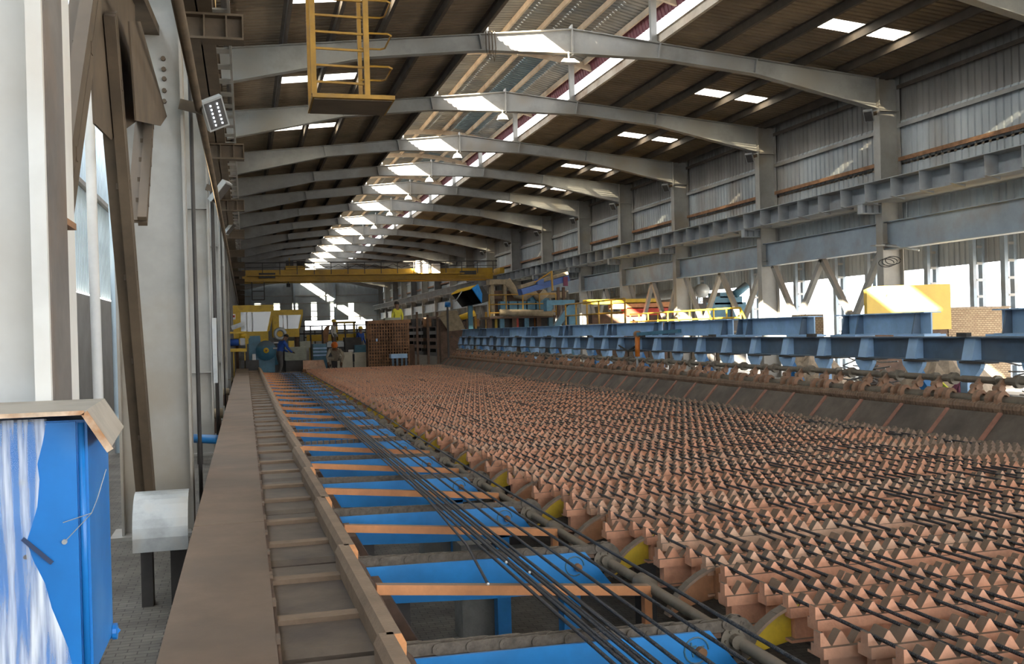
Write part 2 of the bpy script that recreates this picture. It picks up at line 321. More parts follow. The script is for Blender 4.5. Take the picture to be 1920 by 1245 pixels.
# ridge vent
def mz(dx): return 9.78 - 0.055 * dx * dx       # arched vent roof
for i in range(len(FY)):
    y = FY[i]; m = MB(); pts = [(XA + d, y + 0.12, mz(d) - 0.06) for d in [q * 0.3 for q in range(-7, 10)]]
    for a, b in zip(pts, pts[1:]): m.bar(a, b, 0.10, 0.17)
    m.build('vent_rafter', 'purlin_pale', ceiling)
    for sx in (-2.02, 2.02):
        m = MB(); m.box(XA + sx - .07, XA + sx + .07, y - .05, y + .07, rt(XA + sx), mz(sx) - 0.12); m.box(XA + sx - .11, XA + sx + .11, y - .1, y + .12, rt(XA + sx), rt(XA + sx) + .02)
        m.build('vent_post', 'steel_grey', ceiling)
for j, dx in enumerate((-2.22, -1.75, -1.2, -0.35, 0.55, 1.5, 2.45)):
    z = mz(dx) + 0.12; m = MB(); t = 0.06 if j == 1 else 0.03
    m.box(XA + dx - t, XA + dx + t, -16.5, YEND, z - 0.17, z - 0.02); m.build('vent_purlin', 'purlin_white' if j == 1 else 'purlin_pale', ceiling)
xs = [-2.3, -1.6, -0.95, 0, 0.95, 1.9, 2.6]
for i in range(len(FY) - 1):
    y0, y1 = FY[i] if i else -16.5, FY[i + 1]; n = round((y1 - y0) / 0.2); p = (y1 - y0) / n
    for a, b in zip(xs, xs[1:]):
        A = Vector((XA + a, y1, mz(a) + 0.13)); B = Vector((XA + b, y1, mz(b) + 0.13))
        m = MB(); m.corr(A, (0, -1, 0), B - A, n, (B - A).length, p, 0.03)
        m.build('vent_sheet', 'monitor_blue' if a in (0.95,) and i % 3 != 1 else 'monitor_sheet', ceiling)
    m = MB(); m.corr((XA + 2.6, y0, mz(2.6) + 0.13), (0, 1, 0), (0.25, 0, -1), n, 0.34, p, 0.02); m.build('vent_fascia', 'maroon_sheet', ceiling)

# ---- portal frames: columns, tapered rafter, corbels
def rafter_depth(d):   # depth of the rafter at distance d from the ridge
    if d < OPEN: return 0.56 + (0.37 - 0.56) * d / OPEN
    if d < 4.6: return 0.37
    return 0.37 + (0.76 - 0.37) * (d - 4.6) / (7.93 - 4.6)
for i, y in enumerate(FY):
    n_ = i - 2
    lab = ('grey steel portal frame standing at the far end wall' if i == len(FY) - 1 else
           'grey portal frame with pale column filling the left photo edge' if i == 1 else 'grey steel portal frame standing behind the camera' if i == 0 else
           'grey portal frame with floodlight on its left column beside the bracing' if i == 2 else
           'grey steel portal frame, %s from the camera of those whose rafter ridge shows' % ORD[i - 4] if i >= 4 else 'grey portal frame at the upper right corner, just before the first full rafter')
    F = thing('portal_frame', lab, 'steel frame', (XA, y, 0), 'portal frames along the hall')
    ds = [-7.93, -6.3, -4.6, -OPEN, 0, OPEN, 4.6, 6.3, 7.93]; m = MB()
    top = [(XA + d, rt(XA + d)) for d in ds]; bot = [(XA + d, rt(XA + d) - rafter_depth(abs(d))) for d in ds]
    for a in range(len(ds) - 1): m.prism([bot[a], bot[a + 1], top[a + 1], top[a]], 'y', y - .006, y + .006)
    wm = m.build('rafter', 'steel_grey', F)
    m = MB()
    for L_, s_ in ((top, -0.008), (bot, 0.008)):
        for a in range(len(ds) - 1): m.prism([(L_[a][0], L_[a][1] - .009 + s_), (L_[a + 1][0], L_[a + 1][1] - .009 + s_), (L_[a + 1][0], L_[a + 1][1] + .009 + s_), (L_[a][0], L_[a][1] + .009 + s_)], 'y', y - .11, y + .11)
    m.build('rafter_flange', 'steel_grey', wm)
    for d in (-4.6, -OPEN, 0, OPEN, 4.6):
        x = XA + d; t = rt(x); b = t - rafter_depth(abs(d)); lean = 0.04 * (0 if d == 0 else math.copysign(1, d))
        m = MB(); e = 0.09 if d == 0 else 0.0
        m.prism([(x - .015 - lean * .4, b - e * .5), (x + .015 - lean * .4, b - e * .5), (x + .015 + lean, t + e), (x - .015 + lean, t + e)], 'y', y - .10, y + .10); m.build('splice_plate', 'steel_grey', wm)
    for side, xi, sg in (('L', XL + 0.09, -1), ('R', XR, 1)):
        xo = xi + sg * 0.57; zt = rt(xi); mat = 'steel_white' if (side == 'L' and i <= 1) else 'steel_column'
        m = MB(); w = 0.13
        m.box(min(xi, xo) + .01, max(xi, xo) - .01, y - .006, y + .006, 0, zt)
        m.box(xi - .011, xi + .011, y - w, y + w, 0, zt); m.box(xo - .011, xo + .011, y - w, y + w, 0, zt)
        m.box(min(xi, xo), max(xi, xo), y - w, y + w, 6.88, 6.90); m.box(min(xi, xo) - .1, max(xi, xo) + .1, y - .22, y + .22, 0, .03)
        for z in (() if side == 'L' and i < 3 else (1.2, 3.6)): m.box(min(xi, xo), max(xi, xo), y - .1, y + .1, z, z + .012)
        c = m.build('column', mat, F)
        if side == 'L' and i == 1: MB().box(xi + .0115, xi + .016, y - w, y + w, 0, zt).build('flange_shade', 'flange_shade_grey', F, label='rust-streaked flange face, darkened to suggest shade')  # dark skin over the inner flange, painting in its shadow
        # corbel carrying the crane runway
        m = MB(); x0 = xi - sg * 0.54; a, b = min(xi, x0), max(xi, x0)
        m.box(a, b, y - .006, y + .006, 4.36, 4.55); m.box(a, b, y - .1, y + .1, 4.34, 4.36); m.box(a, b, y - .1, y + .1, 4.55, 4.57)
        for f in (0.01, 0.27, 0.62, 0.985): xx = x0 + (xi - x0) * f; m.box(xx - .007, xx + .007, y - .1, y + .1, 4.36, 4.55)
        m.build('corbel', 'steel_brown' if side == 'L' else 'steel_runway', F)
# ---- crane runways
def runway(name, label, x0, x1, z0, z1, face, mat, cat='crane runway', xm=None):
    R = thing(name, label, cat, ((x0 + x1) / 2, 55, z0))
    m = MB(); m.box(xm - .008, xm + .008, -5, YEND - .3, z0, z1); m.build('girder_web', mat, R)
    MB().box(x0, x1, -5, YEND - .3, z1 - .018, z1).build('top_flange', mat, R); MB().box(x0 + (.12 if x0 > 5 else 0), x1 - (.02 if x0 > 5 else 0), -5, YEND - .3, z0, z0 + .018).build('bottom_flange', mat, R)
    me = MB(); me.box(min(face, xm), max(face, xm), -.008, .008, z0 + .018, z1 - .018)
    if x0 > 5: me.prism([(face, z0 + .02), (xm, z0 + .02), (xm, z0 - .06)], 'y', -.05, .05)
    me = me.mesh('stiffener'); me.materials.append(MATS[mat])
    for j in range(119):
        link('stiffener', me, R, loc=Vector((0, -4.2 + j * 1.02, 0)) - WL(R))
    m = MB(); m.box(xm - .03, xm + .03, -5, YEND - .3, z1, z1 + .06); m.build('rail', 'rust', R)
    return R
runway('crane_runway', 'long grey stiffened crane runway girder along the right wall', 14.6, 15.1, 4.57, 5.03, 14.64, 'steel_runway', xm=14.98)
for i in range(1, len(FY) - 1): MB().box(15.11, 15.88, FY[i] + .15, FY[i + 1] - .15, 4.60, 4.62).build('shade_plate', 'steel_runway', bpy.data.objects['crane_runway'])  # plates added to keep light off the sheeting below the runway
lr = runway('crane_runway', 'dark crane runway girder overhead along the left columns', -0.46, -0.2, 4.57, 5.05, -0.21, 'steel_brown', xm=-.33)
m = MB(); m.box(-0.075, -0.05, -5, YEND - .3, 4.57, 4.66); m.build('edge_angle', 'steel_grey', lr)
me = MB().box(-0.20, -0.07, -.09, .09, 4.575, 4.59).mesh('lacing_plate'); me.materials.append(MATS['steel_grey'])  # paler steel than the girder, standing in for light on the rungs
for j in range(110): link('lacing_plate', me, lr, loc=Vector((0, 3.0 + j * .62, 0)) - WL(lr))

# ---- right wall: sheeting above the runway, girts, tie girder below, aisle beyond
wr = struct('wall_right', 'ribbed grey sheeting above the right crane runway')
for i in range(len(FY) - 1):
    y0, y1 = FY[i] if i else -16.5, FY[i + 1]; n = round((y1 - y0) / 0.22); p = (y1 - y0) / n
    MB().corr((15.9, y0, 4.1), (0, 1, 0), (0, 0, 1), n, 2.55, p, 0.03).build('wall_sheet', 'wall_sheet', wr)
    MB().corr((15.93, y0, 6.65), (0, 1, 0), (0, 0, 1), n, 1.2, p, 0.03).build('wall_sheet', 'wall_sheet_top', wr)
for z, mt in ((6.55, 'steel_grey'), (5.72, 'rust'), (7.5, 'purlin_steel')):
    m = MB()
    for i in range(len(FY) - 1):
        m.box(15.78, 15.88, FY[i] + .14, FY[i + 1] - .14, z - .008, z + .008); m.box(15.77, 15.785, FY[i] + .14, FY[i + 1] - .14, z - .09, z + .008)
        m.build('girt', mt, wr); m = MB()
for i in range(len(FY) - 1):
    m = MB(); y0, y1 = FY[i] + .0, FY[i + 1]; m.box(15.5, 15.52, y0, y1, 3.46, 4.13); m.box(15.40, 15.62, y0, y1, 4.12, 4.14); m.box(15.36, 15.66, y0, y1, 3.44, 3.47)
    m.build('tie_girder', 'steel_tie', wr)
    if 4 <= i <= 11:   # V bracing under the tie girder
        ym = [y0 + .35, y0 + (y1 - y0) * .27, y0 + (y1 - y0) * .5, y0 + (y1 - y0) * .73, y1 - .35]
        zz = [3.44, 1.7, 3.44, 1.7, 3.44]
        for a in range(4):
            MB().bar((15.56, ym[a], zz[a]), (15.56, ym[a + 1], zz[a + 1]), .14, .14).build('brace', 'steel_grey', wr)
wo = struct('wall_outer_right', 'pale ribbed sheeting hanging along the far side of the aisle')
MB().corr((21.7, 12, 3.36), (0, 1, 0), (0, 0, 1), 424, 2.2, 0.25, 0.04).build('wall_sheet', 'wall_sheet', wo)
MB().box(21.75, 21.85, 46, 118, -.05, 3.4).build('lower_wall', 'outer_wall', wo)
m = MB(); m.box(15.9, 22.2, 5, 118, 5.55, 5.6); m.build('aisle_shade_roof', 'roof_sheet', wo)  # unseen roof, put in to keep the outer sheeting in shadow
for n_, Y in enumerate([20.9, 24.4, 25.7, 27.8, 31.0, 33.0, 35.8, 39.4, 44.7, 50.7, 57]):
    lc = thing('lattice_column', 'battened steel column of the outer aisle, %s from the camera' % ORD[n_], 'column', (21.5, Y, 0), 'battened columns in the aisle')
    for dx in (-.16, .16): MB().box(21.5 + dx - .06, 21.5 + dx + .06, Y - .09, Y + .09, -0.05, 5.5).build('chord', 'steel_tie', lc)
    for q in range(10): MB().box(21.4, 21.6, Y - .1, Y - .085, .3 + q * .5, .38 + q * .5).build('batten', 'steel_grey', lc)
# ---- left side: outer wall beyond the columns
wl = struct('wall_outer_left', 'pale blue ribbed sheet wall outside the left columns')
MB().corr((-3.2, 118, 2.72), (0, -1, 0), (0, 0, 1), 680, 6.6, 0.22, 0.05).build('wall_sheet', 'outer_sheet', wl)  # made taller and longer out of view to block the sun
m = MB(); m.box(-3.15, -2.98, -31, 118, 0, 2.62); m.build('lower_wall', 'outer_wall', wl)
m = MB(); m.box(-3.2, -3.1, 5.5, 45, 4.9, 5.0); m.build('wall_girt', 'steel_grey', wl)
for y in range(8, 46, 3): MB().box(-3.36, -3.26, y - .05, y + .05, 2.5, 2.7).build('wall_stud', 'steel_grey', wl)
wlf = struct('wall_left', 'grey sheeting behind the far left columns')
MB().corr((-1.15, 118, 0), (0, -1, 0), (0, 0, 1), 396, 7.8, 0.22, 0.03).build('wall_sheet', 'wall_sheet', wlf)
# ---- end wall with openings
we = struct('wall_back', 'grey ribbed end wall with tall windows and a wide doorway')
def zrow(px, py): p = at_y(px, py, YEND); return p.x, p.z
holes = []
for a, b, c, d in ((477, 489, 569, 572), (513, 525, 569, 583), (548, 559, 568.5, 583), (583, 594.5, 567, 600), (619, 630, 567, 600), (653, 664, 567, 600), (572, 699, 602, 617)):
    x0, z1 = zrow(a, c); x1, z0 = zrow(b, d); holes.append((x0, x1, z0, z1))
def holed(x0, x1, z0, z1, hs):
    X = sorted({x0, x1, *[h[0] for h in hs], *[h[1] for h in hs]}); Z = sorted({z0, z1, *[h[2] for h in hs], *[h[3] for h in hs]}); m = MB()
    for a, b in zip(X, X[1:]):
        for c, d in zip(Z, Z[1:]):
            if not any(h[0] <= (a + b) / 2 <= h[1] and h[2] <= (c + d) / 2 <= h[3] for h in hs): m.box(a, b, YEND, YEND + .1, c, d)
    return m
holed(-3, 23, 0, 9.2, holes).build('wall_sheet', 'end_sheet', we)
for j, h in enumerate(holes[:6]):
    wd = struct('window_%d' % (j + 1)); wd.location = (h[0], YEND, h[2])
    box('pane', 'window_pane', wd, h[0], h[1], YEND + .02, YEND + .04, h[2], h[3])
    m = MB(); m.box(h[0], h[1], YEND - .03, YEND, (h[2] + h[3]) / 2 - .05, (h[2] + h[3]) / 2 + .05); m.build('window_bar', 'steel_grey', wd)
for j in range(45): x = -2.6 + j * .42; MB().box(x - .05, x + .05, YEND - .06, YEND, 5.6 if -1 < x < 15 else 0, 9).build('wall_rib', 'end_sheet', we)
for z in (6.35, 5.45, 3.9): MB().box(-1, 16, YEND - .18, YEND - .06, z - .05, z + .05).build('girt', 'steel_grey', we)
for x in (0.9, 5.6, 10.2): MB().box(x - .12, x + .12, YEND - .3, YEND - .05, 0, 9).build('wind_post', 'steel_tie', we)
# ================================================================ COOLING BED
PITCH, X0B, ZT = 0.0925, 2.28, 0.45
BED0, NP, PER = 3.763 - 0.81 * 2, 44, 0.81
bed = thing('cooling_bed', 'wide cooling bed of rusty orange toothed rack bars', 'cooling bed', (4.8, 20, 0))
def rack_mesh(x0, x1, wide, mats, cut):
    m = MB(); n = int((x1 - x0) / PITCH); t = 0.024
    for i in range(n):
        a = x0 + i * PITCH; m.cur = 1 if a > cut + random.uniform(-.15, .15) else 0
        h = 0.052 + random.uniform(-.004, .003)
        if i == 0: poly = [(a, ZT), (a + PITCH * .5, ZT), (a + .012, ZT + h), (a, ZT + h)]
        else: poly = [(a - PITCH * .43, ZT), (a + PITCH * .43, ZT), (a + .004, ZT + h), (a - .004, ZT + h)]
        if random.random() < .015: continue
        m.prism(poly, 'y', -t, t)
    for a, b, q in ((x0, cut, 0), (cut, x1, 1)):
        m.cur = q
        m.box(a, b, -.040 - wide, .040 + wide, ZT - .045, ZT)
        m.box(a + (.03 if q == 0 else 0), b, -.024 - wide, .024 + wide, ZT - .14, ZT - .045)
        m.box(a, b, -.045 - wide, .045 + wide, ZT - .152, ZT - .14)
    me = m.mesh('rack_bar')
    for q in mats: me.materials.append(MATS[q])
    me.polygons.foreach_set('material_index', m.mi); return me
longs = [rack_mesh(X0B, 7.23, w, (a, 'rack_dusty'), c) for w, a, c in ((.004, 'rack_orange', 6.6), (0, 'rack_orange', 6.9), (0, 'rack_pale', 6.5), (.004, 'rack_orange', 6.3), (0, 'rack_orange', 6.7))]
shorts = [rack_mesh(X0B - PITCH * 2 + .03, 7.21, .006, (a, 'rack_dusty'), c) for a, c in (('rack_orange', 6.6), ('rack_pale', 6.8))]
for j in range(NP):
    yb = BED0 + j * PER
    for q, off in enumerate((0, .215, .43, .56)):
        sx = .03 if q == 3 else 0
        me = shorts[0 if random.random() < .85 else 1] if q == 3 else random.choice(longs[:2] + longs[3:] if random.random() < .88 else longs[2:3])
        link('rack_bar', me, bed, loc=Vector((sx + random.uniform(-.006, .006), yb + off + random.uniform(-.008, .008), (-.026 if q == 3 else random.uniform(-.003, .003)))) - WL(bed))
for x in (2.75, 4.2, 5.6, 6.9):
    m = MB(); m.ibeam((x, 1.5, .19), (x, 38.1, .19), .2, .14); m.build('bed_frame_beam', 'dark_steel', bed)
for x in (2.75, 4.2, 5.6, 6.9):
    for q in range(10): MB().box(x - .06, x + .06, 3 + q * 3.7, 3.12 + q * 3.7, -.6, .1).build('bed_leg', 'dark_steel', bed)
MB().box(2.05, 7.4, 38.1, 38.2, .1, .46).build('bed_end_plate', 'rust', bed)
# curved lifting arms at the left edge, yellow and rust in turn
def arm_mesh(mat):
    m = MB(); out = [(2.34, .452), (2.29, .437), (2.235, .413), (2.18, .378), (2.13, .335), (2.09, .285), (2.06, .225)]
    inn = [(2.072, .215), (2.105, .235), (2.16, .258), (2.25, .278), (2.34, .295)]
    m.prism(out + inn, 'y', -.012, .012)
    m.cur = 1
    for a, b in zip(out, out[1:]): m.bar((a[0], 0, a[1]), (b[0], 0, b[1]), .058, .014)
    m.cur = 0; m.box(2.32, 2.345, -.04, .04, .29, .455)
    me = m.mesh('lifting_arm'); me.materials.append(MATS[mat]); me.materials.append(MATS['rack_dusty']); me.polygons.foreach_set('material_index', m.mi); return me
ay, ao = arm_mesh('yellow_arm'), arm_mesh('orange_arm')
for j in range(22):
    y = 4.0 + 1.62 * (j - 1)
    o = link('lifting_arm', ay, bed, loc=Vector((0, y, 0)) - WL(bed)); o['label'] = 'yellow curved lifting arm'
    o = link('lifting_arm', ao if j < 6 or j % 3 else ay, bed, loc=Vector((-.01, y + .76, -.005)) - WL(bed)); o['label'] = 'rust coloured curved lifting arm'

# ---- rebars
def rebar(label, pts, group, r=0.008, end=True, n=6):
    m = MB(); m.tube(pts, r, n, caps=False); m.cur = 1
    for p, q in ((pts[0], pts[1]), (pts[-1], pts[-2])):
        p, q = Vector(p), Vector(q); d = (p - q).normalized(); m.tube([p - d * .001, p + d * .002], r * .98, n)
    o = m.build('rebar', ['rebar_steel', 'rebar_end'], None, smooth=True); return tag(o, label, 'rebar', group)
i = 1; steps = [2, 1, 1, 2, 1, 1, 1, 1]; k = 0; bars = 0
while True:
    x = X0B + i * PITCH - PITCH * .5
    if x > 6.95: break
    y0 = random.choice([1.7, 1.9, 2.1, 2.4]) if random.random() < .9 else random.uniform(5, 11)
    if x > 6.3: y0 = random.uniform(8, 15)
    y1 = random.uniform(34, 37.5); n = 26
    ph = random.uniform(0, 6); pts = [(x + .008 * math.sin(ph + t * .9) + random.uniform(-.004, .004), y0 + (y1 - y0) * t / n, ZT + .021 + random.uniform(0, .005)) for t in range(n + 1)]
    rebar('dark ribbed steel bar across the orange rack teeth, ' + ('closest to the yellow arms' if not bars else '%s counted from the yellow arms' % ORD[bars]), pts, 'steel bars on the cooling bed'); bars += 1
    i += steps[k % len(steps)]; k += 1
for j in range(9):
    x = 1.235 + .019 * j; z = .505 + (.014 if j % 3 == 1 else 0); y0 = [2.3, 4.95, 2.1, 2.2, 4.7, 2.3, 2.0, 2.2, 2.4][j]; y1 = 33
    pts = [(x + (.0025 * (j - 4) * max(0, t - 8) * .5) + random.uniform(-.003, .003), y0 + (y1 - y0) * t / 20, z) for t in range(21)]
    rebar('dark steel bar in the tight bundle over the blue beams, ' + ('leftmost' if not j else '%s from its left side' % ORD[j]), pts, 'bundled steel bars over the blue beams')
for j, (a, b) in enumerate(((1.44, 1.62), (1.53, 1.70), (1.66, 1.82), (1.80, 1.95))):
    pts = [(a + (b - a) * (t / 20) + .02 * math.sin(t * .5 + j), 2.3 + 30.5 * t / 20, .51 + (.03 if j == 3 else 0)) for t in range(21)]
    rebar(['loose steel bar just right of the bundle over the blue beams', 'second loose steel bar right of the bundle', 'third loose steel bar right of the bundle', 'loose steel bar closest to the yellow arms'][j], pts, 'loose steel bars over the blue beams')
p0, p1 = at_z(915, 1095, .50), at_z(835, 975, .51)
rebar('steel bar with its bent end sticking out left of the bundle', [p0, p0.lerp(p1, .5) + Vector((.02, 0, .01)), p1, p1 + Vector((.09, 2.2, 0)), p1 + Vector((.1, 8, 0))], 'bundled steel bars over the blue beams')

# ---- apron, ribbed guide, line shaft, blue carriage beams on the right
apron = thing('apron', 'sloping dark steel apron between the cooling bed and blue beams', 'apron', (7.45, 20, 0))
slope = [(7.30, .395), (7.585, .695), (7.605, .68), (7.32, .38)]
pm = MB().prism(slope, 'y', 0, .74).mesh('apron_plate'); pm.materials.append(MATS['apron_plate'])
sm = MB().prism([(7.285, .40), (7.575, .705), (7.60, .68), (7.31, .375)], 'y', 0, .055).mesh('apron_strip'); sm.materials.append(MATS['apron_strip'])
for j in range(44):
    y = 3.08 + .81 * j
    link('apron_plate', pm, apron, loc=Vector((random.uniform(-.004, .004), y + .065, random.uniform(-.004, .004))) - WL(apron)); link('apron_strip', sm, apron, loc=Vector((0, y, 0)) - WL(apron))
MB().box(7.58, 7.66, 2.5, 38.15, -.6, .64).build('apron_wall', 'dark_steel', apron)
gd = thing('ribbed_guide', 'long brown ribbed guide tube with triple fins above the apron', 'guide', (7.8, 20, .7))
m = MB(); n = 10; ring = []
yy = 3.0
while yy < 38:
    for dy, r in ((0, .058), (.012, .070), (.026, .070), (.038, .058)): ring.append((yy + dy, r))
    yy += .05
vs = []; fs = []
for (y, r) in ring:
    for q in range(n): t = 2 * math.pi * q / n; vs.append((7.675 + r * math.cos(t), y, .735 + r * math.sin(t)))
for a in range(len(ring) - 1):
    for q in range(n): b = a * n + q; c = a * n + (q + 1) % n; fs.append((b, c, c + n, b + n))
m.add(vs, fs); m.build('ribbed_tube', 'ribbed_brown', gd)
m = MB(); m.tube([(7.80, 3, .80), (7.80, 38, .80)], .06, 12); m.build('back_tube', 'shaft_steel', gd, smooth=True)
fp = []
for q in range(7): t = math.radians(-20 + q * 32); fp.append((7.72 - .115 * math.cos(t) * .75 , .845 + .105 * math.sin(t)))
fp2 = [(7.74 + (x - 7.72) * .55, .85 + (z - .845) * .55) for x, z in reversed(fp)]
fm = MB().prism(fp + fp2, 'y', -.028, .028).mesh('guide_fin'); fm.materials.append(MATS['fin_brown'])
for j in range(42):
    y = 4.05 + .81 * j
    for dy in (0, .14, .33): link('guide_fin', fm, gd, loc=Vector((0, y + dy, -.03)) - WL(gd))
car = thing('blue_carriage_beam', 'long dark blue stiffened beam with trapezoid ribs above the line shaft', 'beam', (8.2, 20, 0))
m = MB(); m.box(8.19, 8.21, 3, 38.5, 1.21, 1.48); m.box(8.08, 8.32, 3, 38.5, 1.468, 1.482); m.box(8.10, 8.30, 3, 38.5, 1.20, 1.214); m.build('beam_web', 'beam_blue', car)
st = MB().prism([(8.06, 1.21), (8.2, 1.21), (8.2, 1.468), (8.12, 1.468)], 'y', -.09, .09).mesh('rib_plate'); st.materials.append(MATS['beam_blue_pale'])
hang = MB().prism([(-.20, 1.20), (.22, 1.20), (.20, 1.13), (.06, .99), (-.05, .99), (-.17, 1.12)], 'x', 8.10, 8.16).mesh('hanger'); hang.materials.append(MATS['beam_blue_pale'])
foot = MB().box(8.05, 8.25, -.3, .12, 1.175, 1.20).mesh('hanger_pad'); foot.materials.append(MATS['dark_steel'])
post = MB().box(8.26, 8.40, -.06, .06, 0, 1.2).mesh('post'); post.materials.append(MATS['beam_blue_pale'])
for j in range(35):
    y = 4.75 + 1.02 * (j - 1)
    for me, nm in ((st, 'rib_plate'), (hang, 'hanger'), (foot, 'hanger_pad')): link(nm, me, car, loc=Vector((0, y, 0)) - WL(car))
    if j % 3 == 0: link('post', post, car, loc=Vector((0, y + .3, 0)) - WL(car))
    if j % 3 == 1: MB().bar((8.3, y - .5, .35), (8.3, y + .35, 1.18), .1, .12).build('diagonal_brace', 'blue_paint', car)
sh = thing('line_shaft', 'brown line shaft with flanged couplings under the blue beam', 'shaft', (8.0, 20, 1.0))
MB().tube([(8.0, 3, 1.0), (8.0, 38.3, 1.0)], .030, 12).build('shaft', 'shaft_steel', sh, smooth=True)
cp = MB(); cp.tube([(8, -.03, 1), (8, .03, 1)], .072, 14); cp.tube([(8, .03, 1), (8, .16, 1)], .045, 12); cp = cp.mesh('coupling'); cp.materials.append(MATS['shaft_steel'])
sl = MB(); sl.tube([(8, -.03, 1), (8, .02, 1)], .06, 14); sl.tube([(8, .02, 1), (8, .55, 1)], .040, 12); sl = sl.mesh('sleeve'); sl.materials.append(MATS['shaft_steel'])
lev = MB(); lev.bar((7.99, 0, 1.0), (7.86, .02, .84), .05, .07); lev.tube([(7.93, -.04, .92), (7.93, .07, .92)], .045, 10); lev = lev.mesh('lever'); lev.materials.append(MATS['fin_brown'])
for j in range(34):
    y = 4.9 + 1.02 * (j - 1)
    for me, nm, dy in ((cp, 'coupling', 0), (sl, 'sleeve', .32), (lev, 'lever', .55), (lev, 'lever', .2)): link(nm, me, sh, loc=Vector((0, y + dy, 0)) - WL(sh))
ends = [(7.5, 9.88), (11.14, 13.12), (13.9, 16.38), (16.6, 19.65)]
y = 19.8
while y < 37: ends.append((y, y + 3.2)); y += 3.35
for j, (a, b) in enumerate(ends):
    B = thing('blue_cross_beam', 'short pale blue beam on top of the carriage beam, %s from the camera' % ORD[j], 'beam', (8.6, (a + b) / 2, 1.5), 'short blue beams on the carriage beam')
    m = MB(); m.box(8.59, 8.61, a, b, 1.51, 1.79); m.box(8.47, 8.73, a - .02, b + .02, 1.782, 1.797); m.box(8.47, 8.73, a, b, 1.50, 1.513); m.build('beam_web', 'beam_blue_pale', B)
    for yy in (a + .22, b - .5, b - .15): MB().prism([(8.46, 1.51), (8.59, 1.51), (8.59, 1.78), (8.52, 1.78)], 'y', yy - .012, yy + .012).build('rib_plate', 'beam_blue', B)
    MB().box(8.42, 8.75, a - .08, a + .55, 1.475, 1.505).build('base_plate', 'beam_blue_pale', B); MB().box(8.42, 8.75, b - .55, b + .08, 1.475, 1.505).build('base_plate', 'beam_blue_pale', B)
    MB().box(8.05, 8.12, b - .05, b + .12, 1.485, 1.53).build('bolt_clip', 'dark_steel', B)
hc = at_x(1195, 625, 7.93); HY = hc.y
cy = thing('hydraulic_cylinder', 'orange hydraulic cylinder with hoses pushing the line shaft', 'cylinder', (7.9, HY, .85))
MB().tube([(7.93, HY, 1.52), (7.92, HY, 1.08)], .052, 12).build('barrel', 'orange_cyl', cy, smooth=True); MB().tube([(7.92, HY, 1.08), (7.9, HY, .80)], .022, 10).build('rod', 'galv', cy, smooth=True)
MB().tube([(7.93, HY - .06, 1.55), (7.93, HY + .06, 1.55)], .07, 12).build('clevis', 'rust', cy, smooth=True)
for q in range(3): MB().tube([(7.95, HY, 1.45 - q * .1), (8.0, HY + .3 + q * .1, 1.3 - q * .05), (8.02, HY + .8, 1.18), (8.05, HY + 1.4, 1.3)], .018, 8).build('hose', 'black', cy, smooth=True)
MB().bar((7.93, HY - .05, 1.55), (8.3, HY - 1.3, 1.6), .09, .07).build('cylinder_bracket', 'machine_blue', cy)

# ================================================================ ROLLER TABLE, WALKWAY, BLUE CHAIN BEAMS
wk = thing('walkway', 'dusty brown chequer-plate walkway running down the hall', 'walkway', (-.12, 18, .5))
y = 1.6; j = 0
while y < 37.5:
    L_ = 1.62; m = MB(); dz = random.uniform(-.0015, .0015)
    m.box(-.335, .085, y, y + L_ - .003, .538 + dz, .55 + dz)
    for q in range(3): m.box(.085, .10, y + .12 + q * .55, y + .2 + q * .55, .52, .556 + dz)
    m.build('chequer_plate', 'checker_plate', wk); y += L_; j += 1
MB().box(-.32, -.27, 1.6, 37.6, 0.02, .538).build('side_plate', 'rust_dark', wk); MB().box(.05, .098, 1.6, 37.6, .12, .538).build('side_plate', 'rust_dark', wk)
rtb = thing('roller_table', 'brown steel run-out table of lipped plates beside the walkway', 'conveyor table', (.28, 18, .3))
rail = thing('guide_rail', 'brown stepped side rail of the table with orange cut ends', 'rail', (.48, 18, .5))
blue = []
for j in range(-1, 21):
    yb = 3.86 + 1.6 * j
    # table plates from lip to lip, with two flat cross bars
    y0, y1 = yb + .03, yb + 1.53
    MB().prism([(y0, .475), (y0 + .06, .495), (y1, .490), (y1, .465), (y0 + .06, .465), (y0, .455)], 'x', .10, .47).build('table_plate', 'table_plate', rtb)
    for d in (.40, 1.12):
        m = MB(); m.box(.10, .44, y0 + d, y0 + d + .085, .49, .515); m.build('cross_bar', 'rail_plate', rtb); MB().box(.44, .452, y0 + d, y0 + d + .085, .49, .516).build('bar_end', 'orange_cut', rtb)
    MB().tube([(.1, yb - .03, .44), (.5, yb - .03, .44)], .02, 8).build('roller_shaft', 'chain_steel', rtb, smooth=True)
    # guide rail section: hexagonal, skewed, orange near end
    a, b = yb - .27, yb + 1.36; prof = [(-.04, .50), (.04, .50), (.044, .585), (.026, .622), (-.026, .622), (-.044, .585)]
    m = MB(); n = 6; m.add([(.49 + x, a, z) for x, z in prof] + [(.462 + x, b, z) for x, z in prof], [(i, (i + 1) % n, n + (i + 1) % n, n + i) for i in range(n)] + [tuple(range(n, 2 * n))])
    m.cur = 1; m.add([(.49 + x, a, z) for x, z in prof], [tuple(range(n - 1, -1, -1))]); m.build('rail_section', ['rail_plate', 'orange_cut'], rail)
    MB().prism([(.54, .50), (.60, .44), (.60, .20), (.54, .20)], 'y', a, a + 1.55).build('rail_skirt', 'rust_dark', rail)
MB().box(.10, .50, 1.5, 37, .1, .3).build('table_bed', 'dark_steel', rtb)
